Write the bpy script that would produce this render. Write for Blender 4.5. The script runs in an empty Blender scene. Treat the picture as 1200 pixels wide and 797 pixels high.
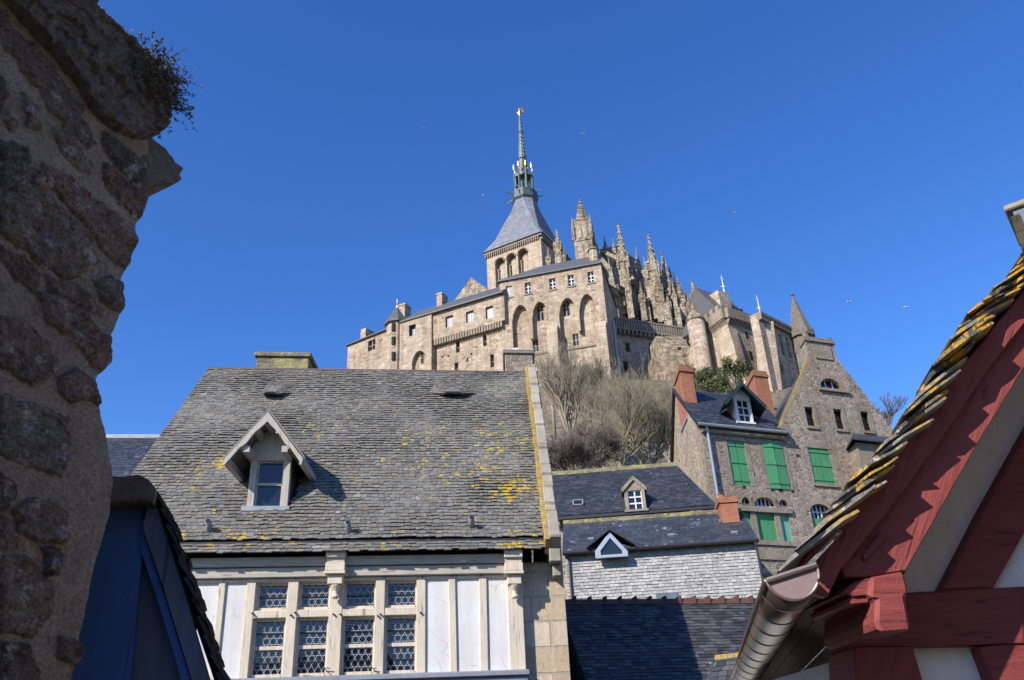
import bpy, bmesh, math, random
import numpy as np
from mathutils import Vector, Matrix, noise
from mathutils.geometry import tessellate_polygon
R = math.radians
scene = bpy.context.scene
col = scene.collection
random.seed(7)

# ------------------------------------------------------------------ camera
FOC = 1000.0                      # focal length in pixels of a 1200 px wide picture
CAM = Vector((0, 0, 1.65))
up_c = Vector((-95, 1918, -1000)).normalized()
fw = Vector((0, 0, -1))
y_c = (fw - up_c * fw.dot(up_c)).normalized()
x_c = y_c.cross(up_c)
CW = Matrix((x_c, y_c, up_c))     # camera space -> world
cd = bpy.data.cameras.new('camera'); cam = bpy.data.objects.new('camera', cd); col.objects.link(cam)
cam.matrix_world = Matrix.Translation(CAM) @ CW.to_4x4()
cd.sensor_width = 36; cd.lens = 36 * FOC / 1200; cd.clip_start = 0.05; cd.clip_end = 6000
scene.camera = cam

# ------------------------------------------------------------------ light
SUN_AZ, SUN_EL = 43.0, 32.0       # direction the light travels (from +Y towards +X), elevation
w = bpy.data.worlds.new('World'); scene.world = w; w.use_nodes = True
nt = w.node_tree; nt.nodes.clear()
sky = nt.nodes.new('ShaderNodeTexSky'); sky.sky_type = 'NISHITA'; sky.sun_disc = False
sky.sun_elevation = R(SUN_EL); sky.sun_rotation = R(SUN_AZ + 180)
sky.altitude = 50; sky.air_density = 1.0; sky.dust_density = 0.1; sky.ozone_density = 5.0
bg = nt.nodes.new('ShaderNodeBackground'); bg.inputs[1].default_value = 0.15
wo = nt.nodes.new('ShaderNodeOutputWorld')
hs = nt.nodes.new('ShaderNodeHueSaturation'); hs.inputs['Saturation'].default_value = 1.21; hs.inputs['Hue'].default_value = 0.513; nt.links.new(sky.outputs[0], hs.inputs['Color'])
nt.links.new(hs.outputs[0], bg.inputs[0]); nt.links.new(bg.outputs[0], wo.inputs[0])
sd = bpy.data.lights.new('sun', 'SUN'); sd.energy = 4.75; sd.angle = R(0.5); sd.color = (1, 0.94, 0.84)
sun = bpy.data.objects.new('sun', sd); col.objects.link(sun)
ld = Vector((math.sin(R(SUN_AZ)) * math.cos(R(SUN_EL)), math.cos(R(SUN_AZ)) * math.cos(R(SUN_EL)), -math.sin(R(SUN_EL))))
sun.rotation_euler = ld.to_track_quat('-Z', 'Y').to_euler(); sun.location = (-20, -20, 40)
scene.view_settings.view_transform = 'Standard'; scene.view_settings.look = 'None'
scene.view_settings.exposure = 0.58; scene.view_settings.gamma = 1

# ------------------------------------------------------------------ helpers
def ray(px, py):
    return (CW @ Vector((px - 600, 398.5 - py, -FOC))).normalized()
def at_y(px, py, Y):
    r = ray(px, py); return CAM + r * (Y / r.y)

class Frame:
    """A vertical facade plane: local x runs right along it, y runs into the building, z is up."""
    def __init__(s, px, py, Y, yaw, zb=0.0, k=0.0):
        s.k = k; s.o = at_y(px, py, Y); s.o.z = zb; s.yaw = R(yaw)
        c, n = math.cos(s.yaw), math.sin(s.yaw)
        s.U = Vector((c, n, 0)); s.V = Vector((-n, c, 0))
    def loc(s, p):
        q = p - s.o; y = q.dot(s.V); return Vector((q.dot(s.U) - s.k * y, y, q.z))
    def glob(s, p): return s.o + s.U * (p[0] + s.k * p[1]) + s.V * p[1] + Vector((0, 0, p[2]))
    def at(s, px, py, d=0.0):
        r = ray(px, py); t = (s.o + s.V * d - CAM).dot(s.V) / r.dot(s.V)
        return s.loc(CAM + r * t)
    def on(s, px, py, p0, n):
        """intersection of the pixel's ray with the local plane through p0 with normal n"""
        r = ray(px, py); rl = Vector((r.dot(s.U) - s.k * r.dot(s.V), r.dot(s.V), r.z)); c = s.loc(CAM)
        t = (Vector(p0) - c).dot(Vector(n)) / rl.dot(Vector(n)); return c + rl * t
    def onx(s, px, py, x): return s.on(px, py, (x, 0, 0), (1, 0, 0))
    def xz(s, px, py, d=0.0): p = s.at(px, py, d); return (p.x, p.z)
    def poly(s, pts, d=0.0): return [s.xz(a, b, d) for a, b in pts]
    def rect(s, cx, cy, wd, ht, d=0.0):
        x0 = s.at(cx - wd / 2, cy, d).x; x1 = s.at(cx + wd / 2, cy, d).x
        z1 = s.at(cx, cy - ht / 2, d).z; z0 = s.at(cx, cy + ht / 2, d).z
        return x0, x1, z0, z1
    def root(s, name, label, cat, group=None, kind=None):
        o = bpy.data.objects.new(name, None); col.objects.link(o)
        o.location = s.o; o.rotation_euler = (0, 0, s.yaw); o.empty_display_size = 0.3
        tag(o, label, cat, group, kind); return o

def tag(o, label=None, cat=None, group=None, kind=None):
    if label: o['label'] = label
    if cat: o['category'] = cat
    if group: o['group'] = group
    if kind: o['kind'] = kind
    return o

SHEAR = [0.0]      # plan skew of the building being made (its side walls are not square to its front)
class MB:
    def __init__(s): s.v = []; s.f = []; s.t = []; s.tint = 0.5
    def face(s, idx, t=None): s.f.append(tuple(idx)); s.t.append(s.tint if t is None else t)
    def add(s, pts, faces, t=None):
        b = len(s.v); s.v += [tuple(p) for p in pts]
        for f in faces: s.face([b + i for i in f], t)
    def hexa(s, p, t=None):   # 8 points: bottom ring 0-3, top ring 4-7
        s.add(p, [(0, 3, 2, 1), (4, 5, 6, 7), (0, 1, 5, 4), (1, 2, 6, 5), (2, 3, 7, 6), (3, 0, 4, 7)], t)
    def box(s, x0, x1, y0, y1, z0, z1, t=None):
        s.hexa([(x0, y0, z0), (x1, y0, z0), (x1, y1, z0), (x0, y1, z0), (x0, y0, z1), (x1, y0, z1), (x1, y1, z1), (x0, y1, z1)], t)
    def prism(s, poly, y0, ext, t=None):
        """poly in (x,z) at depth y0, extruded by ext (number = along y, or a vector)"""
        e = Vector((0, ext, 0)) if isinstance(ext, (int, float)) else Vector(ext)
        n = len(poly); A = [Vector((x, y0, z)) for x, z in poly]
        s.solid(A, e, t)
    def solid(s, A, e, t=None):
        n = len(A); A = [Vector(a) for a in A]; e = Vector(e); b = len(s.v)
        s.v += [tuple(a) for a in A] + [tuple(a + e) for a in A]
        for tri in tessellate_polygon([A]):
            s.face([b + i for i in tri], t); s.face([b + n + i for i in reversed(tri)], t)
        for i in range(n):
            j = (i + 1) % n; s.face((b + i, b + j, b + n + j, b + n + i), t)
    def wall(s, outer, holes, y0, depth, reveal, t=None):
        """front sheet with real openings, reveals of the given depth and returns along the outer edge"""
        polys = [outer] + holes; P = [[Vector((x, y0, z)) for x, z in p] for p in polys]
        flat = [q for p in P for q in p]; b = len(s.v); s.v += [tuple(q) for q in flat]
        for tri in tessellate_polygon(P): s.face([b + i for i in tri], t)
        k = 0
        for pi, p in enumerate(P):
            n = len(p); dd = depth if pi == 0 else reveal; b2 = len(s.v)
            s.v += [(q.x, y0 + dd, q.z) for q in p]
            for i in range(n):
                j = (i + 1) % n; s.face((b + k + i, b + k + j, b2 + j, b2 + i), t)
            k += n
        n = len(outer); b2 = len(s.v); s.v += [(x, y0 + depth, z) for x, z in outer]
        for tri in tessellate_polygon([[Vector((x, 0, z)) for x, z in outer]]): s.face([b2 + i for i in tri], t)
    def loft(s, rings, cap=True, t=None, closed=True):
        b = len(s.v); n = len(rings[0])
        for r in rings: s.v += [tuple(p) for p in r]
        for k in range(len(rings) - 1):
            for i in range(n if closed else n - 1):
                j = (i + 1) % n
                s.face((b + k * n + i, b + k * n + j, b + (k + 1) * n + j, b + (k + 1) * n + i), t)
        if cap and closed:
            s.face([b + i for i in reversed(range(n))], t); s.face([b + (len(rings) - 1) * n + i for i in range(n)], t)
    def lathe(s, c, prof, n=8, rot=0.0, t=None):
        s.loft([[(c[0] + r * math.cos(rot + 2 * math.pi * i / n), c[1] + r * math.sin(rot + 2 * math.pi * i / n), z) for i in range(n)] for r, z in prof], True, t)
    def tube(s, pts, rad, n=6, t=None, cap=True):
        pts = [Vector(p) for p in pts]; rings = []
        rad = rad if isinstance(rad, (list, tuple)) else [rad] * len(pts)
        for i, p in enumerate(pts):
            d = (pts[min(i + 1, len(pts) - 1)] - pts[max(i - 1, 0)]).normalized()
            a = d.cross(Vector((0, 0, 1)) if abs(d.z) < 0.9 else Vector((1, 0, 0))).normalized(); b = d.cross(a)
            rings.append([p + (a * math.cos(2 * math.pi * k / n) + b * math.sin(2 * math.pi * k / n)) * rad[i] for k in range(n)])
        s.loft(rings, cap, t)
    def bar(s, a, b, wx, wz, t=None):
        """rectangular bar from a to b"""
        a, b = Vector(a), Vector(b); d = (b - a).normalized()
        u = d.cross(Vector((0, 1, 0)) if abs(d.y) < 0.9 else Vector((1, 0, 0))).normalized() * wx / 2; v = d.cross(u).normalized() * wz / 2
        s.hexa([a - u - v, a + u - v, a + u + v, a - u + v, b - u - v, b + u - v, b + u + v, b - u + v], t)
    def build(s, name, m, parent=None, smooth=False, bevel=0.0, fixn=True):
        if SHEAR[0]: s.v = [(x + SHEAR[0] * y, y, z) for x, y, z in s.v]
        me = bpy.data.meshes.new(name); me.from_pydata(s.v, [], s.f); me.update()
        a = me.attributes.new('tint', 'FLOAT', 'FACE'); a.data.foreach_set('value', s.t)
        if fixn:
            bm = bmesh.new(); bm.from_mesh(me); bmesh.ops.recalc_face_normals(bm, faces=bm.faces); bm.to_mesh(me); bm.free()
        o = bpy.data.objects.new(name, me); col.objects.link(o)
        if m: me.materials.append(m)
        if parent: o.parent = parent
        if smooth:
            for p in me.polygons: p.use_smooth = True
        if bevel:
            b = o.modifiers.new('bevel', 'BEVEL'); b.width = bevel; b.segments = 1; b.limit_method = 'ANGLE'
        return o

def each(s, name, m, parent=None, **kw):
    """build every separate piece of the mesh builder as a part of its own"""
    par = list(range(len(s.v)))
    def fd(i):
        while par[i] != i: par[i] = par[par[i]]; i = par[i]
        return i
    for f in s.f:
        for i in f[1:]: par[fd(i)] = fd(f[0])
    gr = {}
    for f, t in zip(s.f, s.t): gr.setdefault(fd(f[0]), []).append((f, t))
    out = []
    for fs in gr.values():
        q = MB(); mp = {}
        for f, t in fs:
            for i in f:
                if i not in mp: mp[i] = len(q.v); q.v.append(s.v[i])
            q.face([mp[i] for i in f], t)
        out.append(q.build(name, m, parent, **kw))
    return out
MB.each = each
def rnd(a, b): return random.uniform(a, b)
def lerp(a, b, t): return a + (b - a) * t
def rc(x0, x1, z0, z1): return [(x0, z0), (x1, z0), (x1, z1), (x0, z1)]

def arch_poly(x0, x1, z0, zs, za, n=7, round_=False):
    """opening with a pointed (or segmental / round) head; zs = springing, za = apex"""
    xm = (x0 + x1) / 2; hw = (x1 - x0) / 2; p = [(x0, z0), (x1, z0)]
    for i in range(n + 1):
        a = i / n
        if round_: x = xm + hw * math.cos(a * math.pi); z = zs + (za - zs) * math.sin(a * math.pi)
        else:
            if a <= 0.5: k = a * 2; x = xm + hw * (1 - k ** 1.35); z = zs + (za - zs) * math.sin(k * math.pi / 2) ** 0.9
            else: k = (1 - a) * 2; x = xm - hw * (1 - k ** 1.35); z = zs + (za - zs) * math.sin(k * math.pi / 2) ** 0.9
        p.append((x, z))
    return p

def slates(mb, A, B, C, D, rows, tw, th=0.012, lift=0.02, jit=0.15, holes=(), drop=0.0, sag=0.0):
    """lapped slates on the quad A(bottom left) B(bottom right) C(top right) D(top left)"""
    A, B, C, D = map(Vector, (A, B, C, D)); n = (B - A).cross(D - A).normalized()
    if n.y > 0 and n.z < 0.05 or n.z < -0.05: n = -n
    for r in range(rows):
        v0 = r / rows; v1 = min((r + 1.55) / rows, 1.02)
        L0, R0, L1, R1 = lerp(A, D, v0), lerp(B, C, v0), lerp(A, D, v1), lerp(B, C, v1)
        ln = (R0 - L0).length; x = -rnd(0, 1) * tw; e = (D - A) / rows
        while x < ln:
            wd = tw * rnd(0.7, 1.35); a = max(0, x) / ln; b = min(x + wd - tw * 0.05, ln) / ln; x += wd
            if b - a < 0.01 * tw or random.random() < drop: continue
            j = rnd(-jit, jit) * 0.5; l1 = lift * rnd(0.6, 1.5) + sag * noise.noise(Vector((a * ln * .7, v0 * 5, 3))); l2 = l1 + lift * rnd(-0.25, 0.25)
            p0 = lerp(L0, R0, a) + e * j; p1 = lerp(L0, R0, b) + e * (j + rnd(-jit, jit) * 0.3)
            p2 = lerp(L1, R1, b); p3 = lerp(L1, R1, a)
            if holes and any(h((p0 + p1) / 2) for h in holes): continue
            top = [p0 + n * (l1 + th), p1 + n * (l2 + th), p2 + n * th * .3, p3 + n * th * .3]
            bot = [p0 + n * (l1 - th * .2), p1 + n * (l2 - th * .2), p2 - n * th, p3 - n * th]
            mb.add(top + bot, [(0, 1, 2, 3), (0, 4, 5, 1), (1, 5, 6, 2), (3, 7, 4, 0)], random.random())

# ------------------------------------------------------------------ materials
class NT:
    def __init__(s, name):
        s.m = bpy.data.materials.new(name); s.m.use_nodes = True; s.t = s.m.node_tree; s.t.nodes.clear()
        s.out = s.n('ShaderNodeOutputMaterial'); s.b = s.n('ShaderNodeBsdfPrincipled'); s.l(s.b.outputs[0], s.out.inputs[0])
        s.co = s.n('ShaderNodeTexCoord').outputs['Object']
    def n(s, k, **kw):
        x = s.t.nodes.new(k)
        for a, b in kw.items(): setattr(x, a, b)
        return x
    def l(s, a, b): s.t.links.new(a, b)
    def mapp(s, sc, rot=(0, 0, 0), src=None):
        m = s.n('ShaderNodeMapping'); m.inputs['Scale'].default_value = sc; m.inputs['Rotation'].default_value = rot
        s.l(src or s.co, m.inputs[0]); return m.outputs[0]
    def noise(s, sc, det=4, rough=0.6, src=None, dist=0.0):
        x = s.n('ShaderNodeTexNoise'); x.inputs['Scale'].default_value = sc; x.inputs['Detail'].default_value = det
        x.inputs['Roughness'].default_value = rough; x.inputs['Distortion'].default_value = dist
        s.l(src or s.co, x.inputs['Vector']); return x.outputs['Fac']
    def ramp(s, fac, stops, const=False):
        x = s.n('ShaderNodeValToRGB'); s.l(fac, x.inputs[0]); el = x.color_ramp.elements
        if const: x.color_ramp.interpolation = 'CONSTANT'
        while len(el) < len(stops): el.new(0.5)
        for e, (p, c) in zip(el, stops):
            e.position = p; c = c if isinstance(c, tuple) else (c, c, c); e.color = (*c, 1)
        return x.outputs[0]
    def mix(s, fac, a, b, mode='MIX'):
        x = s.n('ShaderNodeMix'); x.data_type = 'RGBA'; x.blend_type = mode; x.clamp_factor = True
        for i, val in ((0, fac), (6, a), (7, b)):
            if hasattr(val, 'links') or hasattr(val, 'is_linked'): s.l(val, x.inputs[i])
            elif i == 0: x.inputs[0].default_value = val
            else: x.inputs[i].default_value = (*val, 1)
        return x.outputs[2]
    def math(s, op, a, b=0.0):
        x = s.n('ShaderNodeMath'); x.operation = op
        for i, val in ((0, a), (1, b)):
            if hasattr(val, 'is_linked'): s.l(val, x.inputs[i])
            else: x.inputs[i].default_value = val
        return x.outputs[0]
    def attr(s, name='tint'):
        x = s.n('ShaderNodeAttribute'); x.attribute_name = name; return x.outputs['Fac']
    def bump(s, h, dist, strength=1.0, prev=None):
        x = s.n('ShaderNodeBump'); x.inputs['Distance'].default_value = dist; x.inputs['Strength'].default_value = strength
        s.l(h, x.inputs['Height'])
        if prev is not None: s.l(prev, x.inputs['Normal'])
        return x.outputs[0]
    def done(s, colr, rough=0.85, normal=None, metal=0.0, spec=None):
        if hasattr(colr, 'is_linked'): s.l(colr, s.b.inputs['Base Color'])
        else: s.b.inputs['Base Color'].default_value = (*colr, 1)
        if hasattr(rough, 'is_linked'): s.l(rough, s.b.inputs['Roughness'])
        else: s.b.inputs['Roughness'].default_value = rough
        if normal is not None: s.l(normal, s.b.inputs['Normal'])
        s.b.inputs['Metallic'].default_value = metal
        if spec is not None: s.b.inputs['Specular IOR Level'].default_value = spec
        return s.m

def m_rubble(name, cols, size, mortar, mw=0.06, stretch=1.6, bump=0.03, lich=None, stain=0.5):
    n = NT(name); c = n.mapp((1 / size, 1 / size, stretch / size))
    nz = n.n('ShaderNodeTexNoise'); nz.inputs['Scale'].default_value = 1.7; n.l(c, nz.inputs['Vector'])
    c2 = n.mix(0.16, c, nz.outputs['Color'], 'LINEAR_LIGHT')
    v1 = n.n('ShaderNodeTexVoronoi'); n.l(c2, v1.inputs['Vector']); v1.inputs['Scale'].default_value = 1
    v2 = n.n('ShaderNodeTexVoronoi', feature='DISTANCE_TO_EDGE'); n.l(c2, v2.inputs['Vector']); v2.inputs['Scale'].default_value = 1
    sx = n.n('ShaderNodeSeparateColor'); n.l(v1.outputs['Color'], sx.inputs[0])
    k = len(cols) - 1
    cc = n.ramp(sx.outputs[0], [(i / max(k, 1), q) for i, q in enumerate(cols)])
    fine = n.noise(9 / size, 5, 0.7); cc = n.mix(0.55, cc, n.ramp(fine, [(0.25, 0.35), (0.75, 1.0)]), 'MULTIPLY')
    e = n.ramp(v2.outputs['Distance'], [(mw * 0.4, 0.0), (mw, 1.0)])
    cc = n.mix(e, mortar, cc)
    big = n.noise(0.23, 5, 0.65); cc = n.mix(stain, cc, n.ramp(big, [(0.3, (0.55, 0.5, 0.44)), (0.62, 1.0)]), 'MULTIPLY')
    if lich:
        colr, thr, sc = lich
        f = n.ramp(n.noise(sc, 6, 0.7), [(thr, 0.0), (thr + 0.06, 1.0)]); cc = n.mix(n.math('MULTIPLY', f, 0.75), cc, colr)
    st = n.noise(1.0, 6, 0.7, n.mapp((0.9, 0.9, 0.07))); cc = n.mix(stain, cc, n.ramp(st, [(0.36, (0.5, 0.46, 0.42)), (0.56, 1.0)]), 'MULTIPLY')
    b = n.bump(e, bump, 0.8); b = n.bump(fine, bump * 0.7, 0.7, b)
    return n.done(cc, 0.92, b, spec=0.2)

def m_ashlar(name, c1, c2, mortar, bw, bh, bump=0.01, lich=None, var=0.5):
    n = NT(name); sp = n.n('ShaderNodeSeparateXYZ'); n.l(n.co, sp.inputs[0])
    cb = n.n('ShaderNodeCombineXYZ'); n.l(n.math('ADD', sp.outputs[0], sp.outputs[1]), cb.inputs[0]); n.l(sp.outputs[2], cb.inputs[1])
    br = n.n('ShaderNodeTexBrick'); n.l(cb.outputs[0], br.inputs['Vector'])
    br.inputs['Color1'].default_value = (*c1, 1); br.inputs['Color2'].default_value = (*c2, 1); br.inputs['Mortar'].default_value = (*mortar, 1)
    br.inputs['Scale'].default_value = 1; br.inputs['Brick Width'].default_value = bw; br.inputs['Row Height'].default_value = bh
    br.inputs['Mortar Size'].default_value = bh * 0.05; br.inputs['Mortar Smooth'].default_value = 0.3; br.inputs['Bias'].default_value = 0
    fine = n.noise(6 / bh, 5, 0.7); cc = n.mix(var, br.outputs['Color'], n.ramp(fine, [(0.25, 0.4), (0.75, 1.0)]), 'MULTIPLY')
    big = n.noise(0.6, 5, 0.65); cc = n.mix(0.5, cc, n.ramp(big, [(0.3, (0.6, 0.55, 0.48)), (0.6, 1.0)]), 'MULTIPLY')
    if lich:
        colr, thr, sc = lich
        f = n.ramp(n.noise(sc, 6, 0.7), [(thr, 0.0), (thr + 0.05, 1.0)]); cc = n.mix(n.math('MULTIPLY', f, 0.85), cc, colr)
    st = n.noise(1.0, 6, 0.7, n.mapp((1.6, 1.6, 0.12))); cc = n.mix(0.45, cc, n.ramp(st, [(0.36, (0.5, 0.46, 0.42)), (0.56, 1.0)]), 'MULTIPLY')
    b = n.bump(br.outputs['Fac'], -bump, 0.8); b = n.bump(fine, bump * 0.8, 0.6, b)
    return n.done(cc, 0.92, b, spec=0.2)

def m_slate(name, stops, lich=None, rough=0.6, streak=None, bump=0.004):
    n = NT(name); cc = n.ramp(n.attr(), stops)
    cc = n.mix(0.6, cc, n.ramp(n.noise(26, 5, 0.75), [(0.28, 0.4), (0.72, 1.0)]), 'MULTIPLY')
    cc = n.mix(0.5, cc, n.ramp(n.noise(0.9, 5, 0.6), [(0.3, 0.6), (0.65, 1.0)]), 'MULTIPLY')
    if lich:
        for colr, thr, sc, big, bthr in lich:
            f = n.ramp(n.noise(sc, 5, 0.65), [(thr, 0.0), (thr + 0.04, 1.0)])
            g = n.ramp(n.noise(big, 2, 0.5), [(bthr, 0.0), (bthr + 0.12, 1.0)])
            cc = n.mix(n.math('MULTIPLY', f, g), cc, colr)
    if streak:
        colr, thr = streak
        f = n.ramp(n.noise(1.0, 6, 0.75, n.mapp((5, 5, 0.7))), [(thr, 0.0), (thr + 0.16, 1.0)])
        g = n.ramp(n.noise(1.1, 2, 0.5), [(0.42, 0.0), (0.62, 1.0)])
        cc = n.mix(n.math('MULTIPLY', f, g), cc, colr)
    return n.done(cc, rough, n.bump(n.noise(60, 4, 0.7), bump, 0.8), spec=0.35)

def m_roof_patch(name, base, pts):
    """base slate material with orange lichen crowding round the given places"""
    n = NT(name); b0 = base.node_tree; src = None
    cc = n.ramp(n.attr(), [(0, (0.165, 0.158, 0.145)), (0.3, (0.205, 0.195, 0.178)), (0.6, (0.235, 0.224, 0.203)), (0.9, (0.27, 0.258, 0.235)), (0.975, (0.24, 0.185, 0.13)), (1, (0.38, 0.365, 0.335))])
    cc = n.mix(0.7, cc, n.ramp(n.noise(26, 6, 0.8), [(0.3, 0.35), (0.7, 1.0)]), 'MULTIPLY')
    cc = n.mix(0.6, cc, n.ramp(n.noise(0.9, 6, 0.65), [(0.3, 0.55), (0.65, 1.0)]), 'MULTIPLY')
    cc = n.mix(n.ramp(n.noise(14, 6, 0.7), [(0.62, 0.0), (0.68, 0.8)]), cc, (0.42, 0.41, 0.39))
    cc = n.mix(n.ramp(n.noise(5.5, 6, 0.7), [(0.60, 0.0), (0.68, 0.8)]), cc, (0.26, 0.24, 0.13))
    sm = n.math('MULTIPLY', n.ramp(n.noise(17, 4, 0.6), [(0.60, 0.0), (0.65, 1.0)]), n.ramp(n.noise(0.8, 3, 0.6), [(0.42, 0.0), (0.6, 0.85)])); cc = n.mix(sm, cc, (0.33, 0.29, 0.09))
    tot = None
    for p, r, a in pts:
        d = n.n('ShaderNodeVectorMath', operation='DISTANCE'); n.l(n.co, d.inputs[0]); d.inputs[1].default_value = p
        g = n.ramp(n.math('DIVIDE', d.outputs['Value'], r), [(0.0, a), (1.0, 0.0)]); tot = g if tot is None else n.math('MAXIMUM', tot, g)
    f = n.math('ADD', n.noise(6.5, 5, 0.6), n.math('MULTIPLY', tot, 0.22))
    cc = n.mix(n.ramp(f, [(0.645, 0.0), (0.71, 1.0)]), cc, (0.44, 0.31, 0.045))
    return n.done(cc, 0.8, n.bump(n.noise(60, 4, 0.7), 0.006, 0.9), spec=0.25)

def m_paint(name, c, rough=0.6, grain=0.35, axis=(14, 14, 1.2), wear=None, bump=0.003, crack=0.7, rot=None):
    n = NT(name)
    if rot: n.co = n.mapp((1, 1, 1), rot)
    g = n.noise(2.2, 6, 0.7, n.mapp(axis))
    cc = n.mix(grain, c, n.ramp(g, [(0.3, 0.45), (0.6, 1.0)]), 'MULTIPLY')
    cc = n.mix(0.35, cc, n.ramp(n.noise(1.7, 4, 0.6), [(0.3, 0.6), (0.65, 1.0)]), 'MULTIPLY')
    if wear:
        wc, thr = wear; cc = n.mix(n.ramp(n.noise(3.5, 8, 0.75, n.mapp((axis[0] / 5, axis[1] / 5, axis[2]))), [(thr, 0.0), (thr + 0.06, 1.0)]), cc, wc)
    ck = n.ramp(n.noise(1.0, 3, 0.5, n.mapp(tuple(a * 1.9 for a in axis)), 0.6), [(0.64, 0.0), (0.68, 1.0)]); cc = n.mix(n.math('MULTIPLY', ck, crack), cc, tuple(q * 0.25 for q in c))
    b = n.bump(g, bump, 0.8); b = n.bump(n.noise(90, 3, 0.6), bump * 0.4, 0.6, b)
    return n.done(cc, rough, b, spec=0.3)

def m_plaster(name, c, dirt=(0.6, 0.56, 0.5), amt=0.4, bump=0.006, sc=1.0):
    n = NT(name); cc = n.mix(amt, c, n.ramp(n.noise(1.3 * sc, 6, 0.7), [(0.32, dirt), (0.6, (1, 1, 1))]), 'MULTIPLY')
    cc = n.mix(amt, cc, n.ramp(n.noise(1.0, 6, 0.7, n.mapp((5 * sc, 5 * sc, 0.35 * sc))), [(0.36, dirt), (0.58, (1, 1, 1))]), 'MULTIPLY')
    cc = n.mix(0.25, cc, n.ramp(n.noise(40 * sc, 4, 0.7), [(0.3, 0.6), (0.7, 1.0)]), 'MULTIPLY')
    nz = n.n('ShaderNodeTexNoise'); nz.inputs['Scale'].default_value = 3 * sc; nz.inputs['Detail'].default_value = 5; n.l(n.co, nz.inputs['Vector'])
    vo = n.n('ShaderNodeTexVoronoi', feature='DISTANCE_TO_EDGE'); vo.inputs['Scale'].default_value = 1.3 * sc; n.l(n.mix(0.12, n.co, nz.outputs['Color'], 'LINEAR_LIGHT'), vo.inputs['Vector'])
    ck = n.math('MULTIPLY', n.ramp(vo.outputs['Distance'], [(0.003, 1.0), (0.010, 0.0)]), n.ramp(n.noise(1.1 * sc, 2), [(0.45, 0.0), (0.55, 0.7)])); cc = n.mix(ck, cc, tuple(q * 0.45 for q in c))
    b = n.bump(n.noise(5 * sc, 6, 0.65), bump, 0.6); return n.done(cc, 0.9, n.bump(n.noise(80 * sc, 3), bump * .3, 0.5, b), spec=0.2)

def m_plain(name, c, rough=0.5, metal=0.0, var=0.3, sc=3.0, bump=0.0, spec=0.5):
    n = NT(name); cc = n.mix(var, c, n.ramp(n.noise(sc, 6, 0.7), [(0.3, 0.45), (0.68, 1.0)]), 'MULTIPLY')
    return n.done(cc, rough, n.bump(n.noise(sc * 8, 4), bump, 0.6) if bump else None, metal, spec)

def m_glass(name, c=(0.015, 0.02, 0.03), rough=0.06):
    n = NT(name); b = n.bump(n.noise(2.5, 2), 0.02, 0.35)
    return n.done(n.mix(0.5, c, n.ramp(n.noise(4, 2), [(0.3, 0.3), (0.7, 1.0)]), 'MULTIPLY'), rough, b, spec=0.6)

M = {}
M['abbey'] = m_rubble('abbey_granite', [(0.33, 0.245, 0.175), (0.52, 0.415, 0.315), (0.44, 0.33, 0.24), (0.64, 0.53, 0.415), (0.40, 0.315, 0.24)], 0.75, (0.54, 0.44, 0.335), 0.07, 1.7, 0.05, None, 0.55)
M['abbey_ash'] = m_ashlar('abbey_ashlar', (0.47, 0.375, 0.28), (0.60, 0.485, 0.375), (0.40, 0.325, 0.245), 1.3, 0.5, 0.02, ((0.42, 0.30, 0.07), 0.66, 0.5))
M['gothic'] = m_rubble('weathered_granite', [(0.24, 0.195, 0.14), (0.50, 0.42, 0.32), (0.62, 0.54, 0.42), (0.36, 0.29, 0.21)], 0.6, (0.3, 0.25, 0.18), 0.05, 1.2, 0.08, ((0.42, 0.29, 0.07), 0.63, 0.9), 0.85)
M['abbey_roof'] = m_slate('abbey_roof_slate', [(0, 0.10), (1, 0.15)], None, 0.55)
M['spire_slate'] = m_ashlar('spire_slate', (0.20, 0.215, 0.26), (0.27, 0.285, 0.33), (0.15, 0.165, 0.20), 0.7, 0.45, 0.01)
M['copper'] = m_plain('verdigris_copper', (0.15, 0.195, 0.185), 0.6, 0.2, 0.75, 0.9)
M['copper_shaded'] = m_plain('shaded_copper', (0.075, 0.10, 0.105), 0.6, 0.2, 0.6, 0.9)  # darker copper for the lantern base, its shade put into the colour
M['grey_pane'] = m_plain('shuttered_pane', (0.15, 0.16, 0.18), 0.4, 0, 0.5, 1)
M['gold'] = m_plain('gilding', (0.85, 0.55, 0.16), 0.3, 0.85, 0.2)
M['glass'] = m_glass('window_glass')
M['dark'] = m_plain('dark_opening', (0.012, 0.011, 0.012), 0.9)
M['white_wood'] = m_paint('white_window_paint', (0.62, 0.62, 0.6), 0.5, 0.15)
M['pale_wood'] = m_paint('pale_weathered_timber', (0.45, 0.415, 0.36), 0.7, 0.5, (14, 14, 1.2))
M['cream_wood'] = m_paint('cream_timber', (0.64, 0.55, 0.43), 0.65, 0.5, (14, 14, 1.2), ((0.42, 0.36, 0.29), 0.62))
M['cream_beam'] = m_paint('grey_beige_timber', (0.46, 0.41, 0.34), 0.7, 0.6, (1.2, 14, 14), ((0.3, 0.27, 0.23), 0.6))
M['plaster'] = m_plaster('white_lime_plaster', (0.66, 0.65, 0.645), (0.8, 0.77, 0.73), 0.45)
M['lead'] = m_plain('lead_sheet', (0.30, 0.32, 0.35), 0.5, 0.3, 0.5, 5)
M['leadcame'] = m_plain('lead_came', (0.34, 0.36, 0.39), 0.55, 0.1, 0.3, 8)
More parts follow.
